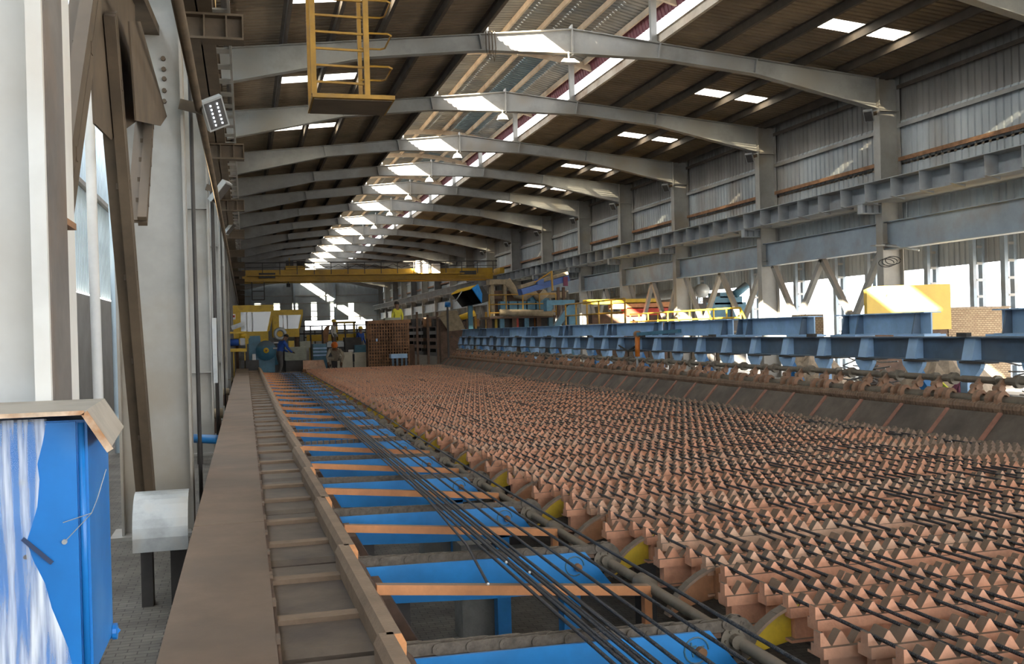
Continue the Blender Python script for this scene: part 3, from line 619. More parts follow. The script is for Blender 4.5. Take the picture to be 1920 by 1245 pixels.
def link_mesh(off):
    lk = MB()
    for s_ in (-off, off):
        pts = [(-.034 + .024 * math.cos(t), .024 * math.sin(t)) for t in [math.pi / 2 + q * math.pi / 5 for q in range(6)]] + [(.034 + .024 * math.cos(t), .024 * math.sin(t)) for t in [-math.pi / 2 + q * math.pi / 5 for q in range(6)]]
        lk.prism(pts, 'y', s_ - .0035, s_ + .0035)
    if off > .02:
        for x in (-.034, .034): lk.tube([(x, -.031, 0), (x, .031, 0)], .010, 6)
    else:
        for x in (-.034, .034): lk.tube([(x, -.012, 0), (x, .012, 0)], .019, 8)
    me = lk.mesh('chain_link'); me.materials.append(MATS['chain_steel']); return me
lkA, lkB = link_mesh(.025), link_mesh(.016)
far = MB()
for q in range(19):
    x = .58 + q * .07; far.box(x, x + .06, -.026, .026, -.02, .022)
far = far.mesh('chain_run'); far.materials.append(MATS['chain_steel'])
for j in range(-1, 21):
    yb = 3.86 + 1.6 * j; nm = ORD[j + 1]
    B = thing('blue_chain_beam', 'bright blue tapered transfer beam with orange flat bar, %s from the camera' % nm, 'transfer beam', (1.2, yb, 0), 'blue transfer beams')
    m = MB()
    for dy in (0, .10): m.prism([(.56, .435), (1.855, .415), (2.02, .21), (1.75, .195), (1.3, .20), (.56, .235)], 'y', yb + dy, yb + dy + .014)
    m.build('beam_plate', 'blue_paint', B); MB().box(1.72, 1.82, yb, yb + .11, -.6, .22).build('beam_leg', 'blue_paint', B); MB().box(.68, .84, yb + .02, yb + .09, -.6, .235).build('beam_leg', 'dark_steel', B); MB().prism([(.60, .40), (.66, .40), (.86, .05), (.80, .05)], 'y', yb - .55, yb - .06).build('side_bracket', 'rust_dark', B)
    pn = MB(); pn.tube([(1.805, yb - .03, .335), (1.805, yb, .335)], .022, 10); pn.build('pin', 'rust', B); rg = MB(); rg.tube([(1.79 + .055 * math.cos(t), yb - .002, .34 + .055 * math.sin(t)) for t in [q * .35 for q in range(16)]], .004, 6, caps=False); rg.build('weld_ring', 'machine_blue', B)
    if j == 0:
        for a, b in (((1.765, .375), (1.775, .315)), ((1.755, .355), (1.79, .358)), ((1.825, .355), (1.80, .35)), ((1.80, .35), (1.802, .322)), ((1.802, .322), (1.825, .32))): MB().bar((a[0], yb - .003, a[1]), (b[0], yb - .003, b[1]), .006, .007).build('embossed_mark', 'machine_blue', B)
    yo = yb - .62; m = MB(); m.prism([(.58, .495), (1.99, .362), (1.99, .312), (.58, .447)], 'y', yo - .02, yo + .03); m.prism([(1.955, .32), (1.995, .315), (1.995, .1), (1.955, .1)], 'y', yo - .02, yo + .03); m.build('orange_flat_bar', 'orange_flat', B, label='orange flat bar')
    for xx in (1.0, 1.38):
        if random.random() < .8: MB().box(xx + .12, xx + .38, yb + .2, yb + .5, -.6, .12).build('concrete_pier', 'pier_concrete', B)
    C = thing('transfer_chain', 'dark roller chain running over the blue beam, %s from the camera' % nm, 'chain', (1.2, yb - .1, .48), 'transfer chains')
    MB().prism([(.56, .432), (1.92, .39), (1.92, .37), (.56, .41)], 'y', yb + .03, yb + .085).build('chain_rail', 'rust_dark', C)
    if j < 5:
        for q in range(20): link('chain_link', (lkA, lkB)[q % 2], C, loc=Vector((.60 + q * .068, yb + .057, .457 - q * .0022)) - WL(C))
        for q in range(6): t = math.pi / 2 - q * .5; o = link('chain_link', (lkA, lkB)[q % 2], C, loc=Vector((1.985 + .072 * math.cos(t), yb + .057, .352 + .072 * math.sin(t))) - WL(C)); o.rotation_euler = (0, -(t - math.pi / 2), 0)
    else: link('chain_run', far, C, loc=Vector((0, yb + .057, .445)) - WL(C))
    sp = MB(); sp.tube([(1.985, yb + .03, .352), (1.985, yb + .085, .352)], .066, 18); sp.tube([(1.985, yb + .0, .352), (1.985, yb + .1, .352)], .03, 12)
    for q in range(6): t = q * math.pi / 3; sp.tube([(1.985 + .045 * math.cos(t), yb + .02, .352 + .045 * math.sin(t)), (1.985 + .045 * math.cos(t), yb + .03, .352 + .045 * math.sin(t))], .007, 6)
    sp.build('sprocket', 'shaft_steel', C)
ds = thing('drive_shaft', 'long brown drive shaft under the curved yellow arms', 'shaft', (2.015, 18, .3))
MB().tube([(2.015, 1.5, .335), (2.015, 37.8, .335)], .027, 12).build('shaft', 'shaft_steel', ds, smooth=True)
for j in range(22):
    MB().tube([(2.015, 4.9 + 1.6 * (j - 1), .335), (2.015, 5.02 + 1.6 * (j - 1), .335)], .05, 12).build('bearing', 'shaft_steel', ds, smooth=True)
# ================================================================ NEAR LEFT
CY = 2.30; CX = at_y(168, 1000, CY).x; CB = CY + .33
zt_ = at_y(163, 787, CY).z; zb_ = at_x(200, 1212, CX).z
cab = thing('electrical_cabinet', 'bright blue steel cabinet half wrapped in cling film, lower left', 'cabinet', (CX - .3, CY + .2, 0))
MB().box(-1.1, CX, CY + .008, CB, zb_, zt_).build('body', 'cabinet_blue', cab)
MB().box(-1.1, CX - .022, CY, CY + .008, zb_ + .005, zt_ - .003).build('door', 'cabinet_blue', cab)
MB().tube([(CX - .012, CY + .005, zb_), (CX - .012, CY + .005, zt_ - .006)], .007, 8).build('edge_strip', 'cabinet_blue', cab, smooth=True)
for x in (-1.0, CX - .06):
    for y in (CY + .04, CB - .06): MB().box(x, x + .035, y, y + .035, 0, zb_).build('stand_leg', 'dark_steel', cab)
lz = at_x(212, 1182, CX).z; ly = CB - .01
MB().tube([(CX + .001, ly, lz), (CX + .011, ly, lz)], .02, 12).build('lifting_lug', 'cabinet_blue', cab); p = at_y(216, 1182, ly)
MB().prism([(CX - .01, lz + .02), (p.x, lz + .014), (p.x + .012, lz), (p.x, lz - .014), (CX - .01, lz - .02)], 'y', ly, ly + .008).build('lifting_lug', 'cabinet_blue', cab)
for px, py, r in ((42, 905, .006), (48, 1045, .005)):
    p = at_y(px, py, CY - .002); MB().tube([(p.x, CY - .002, p.z), (p.x, CY + .002, p.z)], r, 12).build('bolt_hole', 'black', cab)
p = at_y(121, 1016, CY - .004); MB().tube([(p.x, CY - .006, p.z), (p.x, CY, p.z)], .0055, 12).build('lock', 'galv', cab); lock = p
q = at_y(172, 962, CY - .01); s_ = at_y(199, 880, CY - .004); MB().tube([(p.x, CY - .007, p.z), (q.x, CY - .012, q.z), (q.x + .012, CY - .012, q.z + .03), (s_.x, CY - .004, s_.z)], .001, 5).build('wire', 'galv', cab)
q = at_y(118, 980, CY - .008); s_ = at_y(172, 962, CY - .012); MB().tube([tuple(q), tuple(s_)], .001, 5).build('wire', 'galv', cab)
a = at_y(42, 1010, CY - .008); b = at_y(98, 1056, CY - .008); MB().bar(a, b, .002, .009).build('tape', 'tape_dark', cab)
# film: wrinkled sheet over the left part of the front
m = MB(); rows = 14; cols = 6; vs = []
edge = [(88, 785), (80, 830), (70, 870), (74, 900), (70, 950), (60, 985), (50, 1015), (62, 1050), (85, 1095), (97, 1140), (118, 1190), (128, 1215), (134, 1240), (138, 1255)]
for r_ in range(rows):
    e = at_y(edge[r_][0], edge[r_][1], CY - .006)
    for c in range(cols): t = c / (cols - 1); vs.append((-1.1 + (e.x + 1.1) * t, CY - .006 - .004 * abs(math.sin(r_ * 1.7 + c * 2.3)) * (1 - t), max(zb_ + .005, e.z)))
m.add(vs, [(r_ * cols + c, r_ * cols + c + 1, (r_ + 1) * cols + c + 1, (r_ + 1) * cols + c) for r_ in range(rows - 1) for c in range(cols - 1)]); m.build('plastic_film', 'cling_film', cab)
# bent cover sheet
YF = CY - .07; A = at_y(158, 771, YF); Bf = at_y(207, 842, YF); Cb = at_z(196, 747, A.z); D = Bf - A
def quad(m, a, b, c, d, th):
    a, b, c, d = map(Vector, (a, b, c, d)); nrm = (b - a).cross(d - a).normalized() * th
    m.add([a, b, c, d, a - nrm, b - nrm, c - nrm, d - nrm], [(0, 1, 2, 3), (7, 6, 5, 4), (0, 4, 5, 1), (1, 5, 6, 2), (2, 6, 7, 3), (3, 7, 4, 0)])
m = MB(); quad(m, (-1.15, YF, A.z), A, Cb, (-1.15, Cb.y, A.z), .003); quad(m, A, Bf, Cb + D * .9, Cb, .003); m.build('cover_sheet', 'cover_sheet', cab)
MB().bar((-1.15, YF - .002, A.z - .003), (A.x, YF - .002, A.z - .003), .005, .009).build('cover_lip', 'rust_edge', cab); MB().bar((A.x, YF - .002, A.z - .003), (Bf.x, YF - .002, Bf.z - .003), .014, .005, (0, 1, 0)).build('cover_lip', 'rust_edge', cab)
# curved guard
G = [at_y(245, 935, 6.6), at_y(350, 928, 6.6), at_y(352, 1030, 6.6), at_y(250, 1040, 6.6)]
gx0, gx1, gz0, gz1 = G[0].x, G[1].x, (G[2].z + G[3].z) / 2, (G[0].z + G[1].z) / 2
gu = thing('drum_guard', 'curved galvanised sheet guard standing beside the walkway', 'guard', ((gx0 + gx1) / 2, 6.8, 0))
arc = [(6.62 + .26 - .26 * math.cos(math.radians(a)), gz0 + (gz1 - gz0) * math.sin(math.radians(a)) ** .8 if a > 0 else gz0) for a in range(0, 100, 10)]
m = MB()
for a, b in zip(arc, arc[1:]): m.prism([a, b, (b[0] + .008, b[1] - .008), (a[0] + .01, a[1])], 'x', gx0, gx1)
m.build('curved_sheet', 'galv', gu, smooth=False); MB().box(gx1 - .12, gx1 - .02, 6.78, 6.9, 0, gz1 - .06).build('stand', 'dark_steel', gu); MB().box(gx0 + .03, gx0 + .1, 6.78, 6.9, 0, gz1 - .06).build('stand', 'dark_steel', gu)
# chevron bracing between the two nearest columns
br = thing('column_brace', 'brown double-angle chevron brace between the two nearest left columns', 'brace', (-.75, 6.5, 0))
BX = -.70
def P(px, py, x=BX): return at_x(px, py, x)
def dbl(nm, a, b, w, parent=br, mat='steel_brown', gap=.012):
    d = (b - a).normalized(); r = d.cross(Vector((1, 0, 0))).normalized()
    for q in (-1, 1): o = r * q * (w / 2 + gap / 2); MB().bar(a + o, b + o, w, .06, (1, 0, 0)).build(nm, mat, parent); MB().bar(a + r * q * (gap / 2 + .004) - Vector((.05, 0, 0)), b + r * q * (gap / 2 + .004) - Vector((.05, 0, 0)), .008, .1, (1, 0, 0)).build('angle_leg', mat, parent)
    for t in (.12, .3, .48, .66, .84): c = a.lerp(b, t); MB().box(c.x - .05, c.x + .034, c.y - .02, c.y + .02, c.z - .03, c.z + .03).build('batten', mat, parent)
a = P(175, -20); b = P(113, 400); dbl('brace_leg', a, a + (b - a) * 2.6, .095)
dbl('brace_leg', P(207, 25), P(283, 935), .068)
dbl('brace_leg', at_x(281, 212, -.655), at_x(267, 415, -.655), .035)
m = MB(); pol = [at_x(*q, -.745) for q in ((165, -40), (250, -40), (256, 226), (206, 262), (176, 232), (170, 120))]; m.prism([(v.y, v.z) for v in pol], 'x', -.75, -.738); m.build('gusset', 'steel_brown', br)
m = MB(); pol = [at_x(*q, -.615) for q in ((241, 40), (262, 40), (312, 218), (300, 236), (254, 226))]; m.prism([(v.y, v.z) for v in pol], 'x', -.62, -.61); m.build('gusset', 'steel_brown', br)
for px, py in ((306, 110), (307, 130), (308, 148), (308, 170), (308, 190)): v = at_y(px, py, 9.27); MB().tube([(v.x, 9.25, v.z), (v.x, 9.285, v.z)], .02, 8).build('bolt', 'steel_brown', br)
m = MB(); a, b = at_x(238, -30, -.74), at_x(296, 92, -.74); m.bar(a, b, .08, .17, (1, 0, 0)); m.build('top_strut', 'steel_brown', br)
ya, yb_ = at_x(113, 500, -.55).y, at_x(142, 500, -.55).y
dc = thing('cable_channel', 'pale vertical steel channel beside the nearest left column', 'channel', (-.56, ya, 0)); m = MB(); m.box(-.572, -.55, ya, yb_, 0, 5.2); m.box(-.61, -.55, ya, ya + .012, 0, 5.2); m.build('channel', 'steel_white', dc)
for z in (1.0, 2.05, 3.4): MB().box(-.61, -.5, 2.97, ya, z, z + .02).build('clip', 'rust', dc)
m = MB(); m.box(-.505, -.468, 2.70, 2.722, 0, 6); tag(m.build('edge_plate', 'steel_white'), 'pale rust-edged vertical plate on the nearest left column', 'plate')
p = at_x(62, 745, -.62); hb = thing('cable_bundle', 'black cables with an orange sleeve hanging on the nearest left column', 'cable', (-.62, p.y, 1.0))
MB().tube([at_x(76, 650, -.6), at_x(74, 690, -.6), at_x(66, 720, -.6), at_x(60, 760, -.6)], .012, 8).build('cable', 'black', hb, smooth=True); MB().tube([at_x(66, 705, -.59), at_x(55, 755, -.59)], .010, 8).build('sleeve', 'orange_cyl', hb, smooth=True); MB().tube([at_x(30, 708, -.6), at_x(34, 722, -.6), at_x(46, 729, -.6), at_x(58, 728, -.6)], .004, 6).build('hook', 'black', hb, smooth=True)
a, b = at_x(168, 225, -1.6), at_x(186, 790, -1.6)
tag(MB().tube([(a.x, a.y, 6.5), a, (a.x, a.y, 2.9), b, (b.x, b.y, 0)], .055, 14).build('drain_pipe', 'white_paint', None, smooth=True), 'white drain pipe rising behind the chevron brace', 'pipe')
a = at_x(213, 500, -1.9); tag(MB().tube([(a.x, a.y, 0), (a.x, a.y, 7)], .05, 12).build('drain_pipe', 'outer_sheet', None, smooth=True), 'second thin pale pipe against the blue sheet wall', 'pipe')
a = at_x(365, 165, -.33); tag(MB().tube([(-.33, 3, a.z), (-.33, 60, a.z)], .035, 10).build('service_pipe', 'steel_brown', None, smooth=True), 'brown service pipe running along the left columns under the runway', 'pipe')
for (x, y, lb) in ((-.43, 9.47, 'thin dark conduit on the left column behind the curved guard'), (-.43, 9.56, 'second thin dark conduit on the left column behind the guard'), (-.44, 15.6, 'thin dark conduit on the left column with the grey junction box'), (-.42, 15.70, 'second thin conduit beside the grey junction box'), (-.44, 21.8, 'thin dark conduit on the left column past the junction box')):
    tag(MB().tube([(x + .01, y, .031), (x + .01, y, 4.3)], .016, 8).build('conduit', 'dark_steel', None, smooth=True), lb, 'conduit', 'conduits on the left columns')
tag(MB().box(-.46, -.40, 15.25, 15.5, 1.05, 2.0).build('junction_box', 'galv'), 'narrow grey junction box on a left column', 'box')
a = at_z(362, 822, .35); b = at_z(408, 824, .35); bp_ = thing('blue_pipe', 'short blue pipe at the foot of the left column', 'pipe', (a.x, a.y, 0)); MB().tube([a, b], .06, 12).build('pipe_run', 'blue_paint', bp_, smooth=True); MB().box(a.x + .05, a.x + .12, a.y - .04, a.y + .04, 0, .31).build('pipe_stand', 'dark_steel', bp_)
for j, (px, py) in enumerate(((408, 735), (410, 775), (412, 712))):
    p = at_z(px, py, .35); mo = thing('roller_motor', ['small dusty roller motor left of the walkway', 'dusty gear motor nearer the camera left of the walkway', 'farthest small roller motor left of the walkway'][j], 'motor', (-.6, p.y, 0), 'roller motors')
    MB().tube([(-.75, p.y, .35), (-.42, p.y, .35)], .09, 12).build('housing', 'tan_dust', mo, smooth=True); MB().box(-.72, -.45, p.y - .08, p.y + .08, 0, .27).build('stand', 'rust_dark', mo)
# ---- lamps
def floodlight(loc, label, face, lit=False, wall=None, s=1.0, roll=0.0):
    F = thing('floodlight', label, 'floodlight', loc, 'floodlights on the columns'); loc = Vector(loc)
    n = Vector(face).normalized(); r = n.cross(Vector((0, 0, 1))).normalized(); u = r.cross(n); r, u = r * math.cos(roll) + u * math.sin(roll), u * math.cos(roll) - r * math.sin(roll)
    def slab(nm, mat, w, h, d0, d1):
        vs = [loc + r * a * w * s + u * b * h * s + n * d * s for d in (d0, d1) for a, b in ((-1, -1), (1, -1), (1, 1), (-1, 1))]
        return MB().add(vs, [(0, 3, 2, 1), (4, 5, 6, 7), (0, 1, 5, 4), (1, 2, 6, 5), (2, 3, 7, 6), (3, 0, 4, 7)]).build(nm, mat, F)
    slab('housing', 'galv', .10, .15, -.06, 0); slab('lens', 'dark_steel', .085, .13, 0, .006)
    if lit:
        for a in (-.4, .4):
            for b in (-.75, -.45, -.15, .15, .45, .75):
                c = loc + r * a * .085 * s + u * b * .13 * s + n * .012 * s; MB().box(c.x - .006, c.x + .006, c.y - .006, c.y + .006, c.z - .006, c.z + .006).build('diode', 'led_glow', F)
    MB().bar(wall, loc - n * .05, .05, .09).build('bracket', 'steel_brown', F)
p = at_y(405, 214, 8.9); floodlight(p, 'lit LED floodlight on the left column bracket nearest the camera', (.45, -.8, -.5), True, (-.48, 9.1, p.z + .12), .92, -.5)
for j, (px, py, Y) in enumerate(((416, 362, 15.2), (433, 430, 26.5), (440, 466, 38.0))):
    p = at_y(px, py, Y); floodlight(p, 'unlit floodlight on the %s left column' % ORD[j + 1], (.75, -.3, -.7), False, (-.48, Y + .1, p.z + .1), 1.2)
for j, Y in enumerate(FY[3:12]):
    floodlight((14.95, Y - .15, 6.72), 'grey floodlight under the eave on the right column, %s from the camera' % ORD[j], (-.5, -.5, -.75), False, (15.28, Y, 6.85), 1.1)
for j, Y in enumerate(FY[4:12]):
    Lm = thing('high_bay_lamp', 'pendant lamp hanging under the roof ridge, %s from the camera' % ORD[j], 'lamp', (XA - .1, Y - .12, 7.7), 'pendant lamps under the ridge'); x = XA - .12; y = Y - .14
    if j == 0: MB().add([(x - .22, y - .12, 7.70), (x + .22, y - .12, 7.70), (x + .18, y + .12, 7.70), (x - .18, y + .12, 7.70), (x - .12, y - .04, 7.80), (x + .12, y - .04, 7.80), (x + .12, y + .04, 7.80), (x - .12, y + .04, 7.80)], [(0, 3, 2, 1), (4, 5, 6, 7), (0, 1, 5, 4), (1, 2, 6, 5), (2, 3, 7, 6), (3, 0, 4, 7)]).build('shade', 'white_paint', Lm)
    else: MB().tube([(x, y, 7.68), (x, y, 7.80), (x, y, 7.86)], [.17, .12, .03], 12).build('shade', 'white_paint', Lm)
    MB().tube([(x, y, 7.8), (x, y, 7.96)], .015, 6).build('stem', 'steel_grey', Lm)
rp = thing('rope_coil', 'dark rope looped over the first full rafter beside the lit patch', 'rope', (5.4, 21.66, 8.2))
for q in range(3): MB().tube([(5.33 + q * .07, 21.54, 8.34), (5.32 + q * .07, 21.50, 7.95), (5.36 + q * .07, 21.50, 7.72 - q * .03), (5.40 + q * .07, 21.50, 7.95), (5.39 + q * .07, 21.54, 8.34)], .012, 6).build('rope_loop', 'steel_brown', rp)

# ---- hanging yellow ladder cage of the near crane
YC = 10.0
lc = thing('ladder_cage', 'yellow hanging ladder cage with platform under the roof', 'ladder', (1.1, YC, 4.0))
def C_(px, py, y=YC): return at_y(px, py, y)
z0 = C_(640, 178).z; xl = C_(589, 178).x; xr = C_(689, 178).x; xp = C_(739, 170).x
for x in (xl, xr): MB().box(x - .026, x + .026, YC - .03, YC + .03, z0, 5.9).build('stile', 'ladder_yellow', lc)
for x in (xl, xr): MB().box(x - .02, x + .02, YC + .55, YC + .6, z0, 5.9).build('stile', 'ladder_yellow', lc)
for q in range(10):
    z = z0 + .13 + q * .165; MB().bar((xl, YC + .02, z), (xr, YC + .02, z - .01), .02, .02).build('rung', 'ladder_yellow', lc)
    if q % 2 == 1:
        MB().tube([(xr, YC, z), (xp - .05, YC, z), (xp - .01, YC + .05, z), (xp - .01, YC + .5, z), (xp - .05, YC + .55, z), (xr, YC + .55, z)], .01, 6).build('hoop', 'ladder_yellow', lc)
MB().box(xl - .02, xp, YC - .05, YC + .7, z0 - .04, z0).build('platform_edge', 'ladder_yellow', lc); MB().box(xl, xp - .02, YC - .0, YC + .66, z0 - .05, z0 - .042).build('platform_grating', 'steel_brown', lc)
nc = thing('overhead_crane', 'yellow crane girder overhead out of view carrying the ladder cage', 'crane', (7, 10, 5.2)); MB().box(-.2, 14.9, YC - .2, YC + .5, 5.75, 6.35).build('girder', 'crane_yellow', nc)
for x in (-.33, 14.88): MB().box(x - .12, x + .12, YC - 1.2, YC + 1.5, 5.10 if x > 0 else 5.12, 5.75).build('end_carriage', 'crane_yellow', nc)

# ---- far yellow bridge crane
YK = 58.5
cr = thing('bridge_crane', 'yellow bridge crane with handrails spanning the far hall', 'crane', (7, YK, 5))
MB().box(-.1, 14.5, YK, YK + .5, 4.84, 5.50).build('girder', 'crane_yellow', cr); MB().box(-.1, 14.5, YK + 1.6, YK + 2.1, 4.84, 5.50).build('girder', 'crane_yellow', cr)
MB().box(0.2, 12.6, YK - .75, YK, 5.13, 5.18).build('walkway', 'crane_yellow', cr)
for x in (-.33, 14.88): MB().box(x - .14, x + .14, YK - .8, YK + 2.9, 5.10 if x > 0 else 5.12, 5.45).build('end_carriage', 'crane_yellow', cr)
for z in (5.86, 5.6): MB().tube([(-.1, YK - .72, z), (14.6, YK - .72, z)], .035 if z > 5.7 else .018, 6).build('handrail', 'dark_steel', cr)
for q in range(16): x = .1 + q * .95; MB().box(x - .02, x + .02, YK - .74, YK - .70, 5.15, 5.86).build('rail_post', 'dark_steel', cr)
for q in range(8): x = 3.2 + q * 1.05; MB().tube([(x, YK - .3, 5.76), (x + .5, YK - .3, 5.52), (x + 1.05, YK - .3, 5.76)], .015, 5).build('cable_loop', 'black', cr)
hx = 2.9; ho = thing('crane_hoist', 'dark hoist trolley with yellow frame on the bridge crane', 'hoist', (hx, YK + .8, 5.5)); MB().box(hx - .55, hx + .55, YK, YK + 2, 5.52, 5.72).build('frame', 'crane_yellow', ho); MB().tube([(hx + .1, YK + .5, 5.88), (hx + .55, YK + .5, 5.88)], .16, 12).build('drum', 'dark_steel', ho, smooth=True); MB().box(hx - .5, hx - .1, YK + .2, YK + .9, 5.72, 6.05).build('motor', 'dark_steel', ho); MB().box(hx - .35, hx - .3, YK + .2, YK + .25, 5.72, 6.2).build('mast', 'crane_yellow', ho)
MB().box(hx - .5, hx - .3, YK + .5, YK + .7, 4.55, 4.75).build('hook_block', 'black', ho); MB().tube([(hx - .4, YK + .6, 4.75), (hx - .4, YK + .6, 5.55)], .03, 6).build('hoist_rope', 'dark_steel', ho)
for a, b, t in ((1303, 1392, 112), (1420, 1476, 133)):
    A_ = at_y(440 + a / 3.84, 460 + t / 3.84, YK - .3); B_ = at_y(440 + b / 3.84, 460 + 195 / 3.84, YK - .3)
    box('control_box', 'white_paint', cr, A_.x, B_.x, YK - .5, YK - .1, 5.18, A_.z)
for x in (1.3, 12.9): MB().box(x - .45, x + .45, YK - .6, YK - .1, 5.02, 5.30).build('drive_motor', 'dark_steel', cr)
MB().box(12.2, 14.2, YK - .78, YK - .72, 5.0, 5.06).build('step', 'crane_yellow', cr)
# ================================================================ FAR MACHINES
def pb(name, mat, parent, x0, y0, x1, y1, Y, depth, floor=False, label=None):
    a, b = at_y(x0, y0, Y), at_y(x1, y1, Y)
    return box(name, mat, parent, a.x, b.x, Y, Y + depth, 0 if floor else b.z, a.z, label)
def pipe(name, mat, parent, pts, r, n=10): return MB().tube(pts, r, n).build(name, mat, parent, smooth=True)
def cabin(label, Y, x0, x1, xs, ytop, yroof, ymid, ybot, depth):
    K = thing('control_cabin', label, 'cabin', (at_y((x0 + x1) / 2, ybot, Y).x, Y, 0), 'yellow control cabins')
    A, B = at_y(x0, ytop, Y), at_y(x1, yroof, Y); zr, zt = B.z, A.z; M_ = at_y(xs, ymid, Y); zm = M_.z; Bt = at_y(x1, ybot, Y); zb = Bt.z
    MB().box(A.x, B.x, Y - .1, Y + depth, zr, zt).build('roof', 'yellow_paint', K)
    MB().prism([(A.x, zb), (M_.x, zb), (M_.x, zm), (A.x, zm)], 'y', Y, Y + .08).build('lower_panel', 'yellow_paint', K)
    w = (B.x - A.x)
    MB().box(A.x, A.x + w * .2, Y, Y + .08, zm, zr).build('side_panel', 'yellow_paint', K); MB().prism([(M_.x - w * .03, zm), (M_.x + w * .03, zm), (B.x, zr), (B.x - w * .06, zr)], 'y', Y, Y + .08).build('corner_post', 'yellow_paint', K)
    MB().box(A.x, A.x + .06, Y + depth - .1, Y + depth, zb, zr).build('corner_post', 'yellow_paint', K); MB().box(M_.x - .06, M_.x, Y + depth - .1, Y + depth, zb, zr).build('corner_post', 'yellow_paint', K)
    MB().box(A.x, M_.x, Y + depth - .08, Y + depth, zb, zm).build('rear_panel', 'yellow_paint', K); MB().box(A.x, M_.x, Y, Y + depth, zb - .06, zb).build('cabin_floor', 'yellow_paint', K)
    xm = A.x + w * .47
    for a, b in ((A.x + w * .2, A.x + w * .34), (A.x + w * .36, xm)): wn = MB().box(a, b, Y + .02, Y + .03, zm, zr).build('window', 'cabin_glass', K); MB().box(b - .02, b + .02, Y, Y + .05, zm, zr).build('mullion', 'white_paint', wn)
    MB().prism([(xm + .04, zm), (M_.x - w * .03, zm), (B.x - w * .06, zr), (xm + .04, zr)], 'y', Y + .02, Y + .03).build('window', 'cabin_glass', K)
    for a in (A.x + .1, M_.x - .15): MB().box(a, a + .12, Y + .1, Y + .22, 0, zb).build('support_leg', 'rust_dark', K); MB().box(a, a + .12, Y + depth - .3, Y + depth - .2, 0, zb).build('support_leg', 'rust_dark', K)
    return K, A, zm, zr
K, A, zm, zr = cabin('yellow control cabin with slanted window, left of the two', 46, 435, 513, 503, 573, 584, 621, 641, 2.0)
s = at_y(438, 594, 45.97); MB().box(s.x - .08, s.x + .08, 45.96, 45.99, s.z - .12, s.z + .12).build('notice', 'white_paint', K); MB().box(s.x - .05, s.x + .05, 45.95, 45.96, s.z - .03, s.z + .07).build('notice_mark', 'red_paint', K)
cabin('smaller yellow control cabin behind, right of the two', 51, 511, 568, 561, 581.5, 590, 616, 629, 2.0)
# yellow frame with blue motor
Y = 38.6; f = thing('motor_frame', 'yellow box frame holding a blue motor and grey housing', 'machine', (at_y(447, 655, Y).x, Y, 0))
for a, b, c, d in ((430, 622, 463, 625), (426, 654, 463, 659), (430, 622, 432, 656), (460, 622, 463, 656)): pb('frame_bar', 'yellow_paint', f, a, b, c, d, Y, .1)
p = at_y(440, 642, Y + .3); pipe('motor', 'coverall_blue', f, [(p.x - .3, Y + .3, p.z), (p.x + .15, Y + .3, p.z)], .14); pb('housing', 'galv', f, 450, 634, 460, 647, Y + .2, .2); p = at_y(455, 630, Y + .3); pipe('pump', 'yellow_paint', f, [(p.x - .15, Y + .4, p.z), (p.x + .15, Y + .4, p.z)], .1)
pb('post', 'yellow_paint', f, 437, 659, 440, 697, Y, .1, True); pb('post', 'yellow_paint', f, 458, 659, 461, 697, Y + .4, .1, True)
m = MB(); a = at_y(434, 615, Y); b = at_y(460, 608, Y); m.bar((a.x, Y + .2, a.z), (b.x, Y + .2, b.z + .05), .3, .16); m.build('tilted_cover', 'galv', f)
# blue gearbox with big disc
Y = 39.5; g = thing('blue_gearbox', 'teal blue gearbox with large disc wheel and yellow hub', 'machine', (at_y(490, 690, Y).x, Y, 0))
pb('casing', 'machine_blue', g, 466, 634, 490, 690, Y + .1, .8, True); pb('casing_top', 'machine_blue', g, 468, 630, 488, 640, Y, .6); p = at_y(499, 657, Y); pipe('disc', 'machine_blue', g, [(p.x, Y - .1, p.z), (p.x, Y + .15, p.z)], .38, 28); pipe('hub', 'yellow_paint', g, [(p.x, Y - .16, p.z), (p.x, Y - .1, p.z)], .105, 16)
pipe('hub_bolt', 'rust', g, [(p.x, Y - .18, p.z), (p.x, Y - .16, p.z)], .04, 10)
p2 = at_y(512, 668, Y + .3); pipe('side_wheel', 'machine_blue', g, [(p2.x, Y + .2, p2.z), (p2.x, Y + .5, p2.z)], .36, 24); pb('base', 'machine_blue', g, 488, 672, 516, 697, Y + .15, .5, True); q = at_y(497, 638, Y); MB().tube([(q.x + .07 * math.cos(t), Y, q.z + .07 * math.sin(t)) for t in [k * .45 for k in range(8)]], .02, 6).build('lifting_eye', 'yellow_paint', g)
pipe('coupling', 'galv', g, [at_y(476, 672, Y - .2), at_y(476, 690, Y - .2)], .07); pb('front_block', 'dark_steel', g, 452, 676, 486, 697, Y - .5, .4, True); pb('front_valve', 'galv', g, 473, 664, 480, 680, Y - .4, .2)
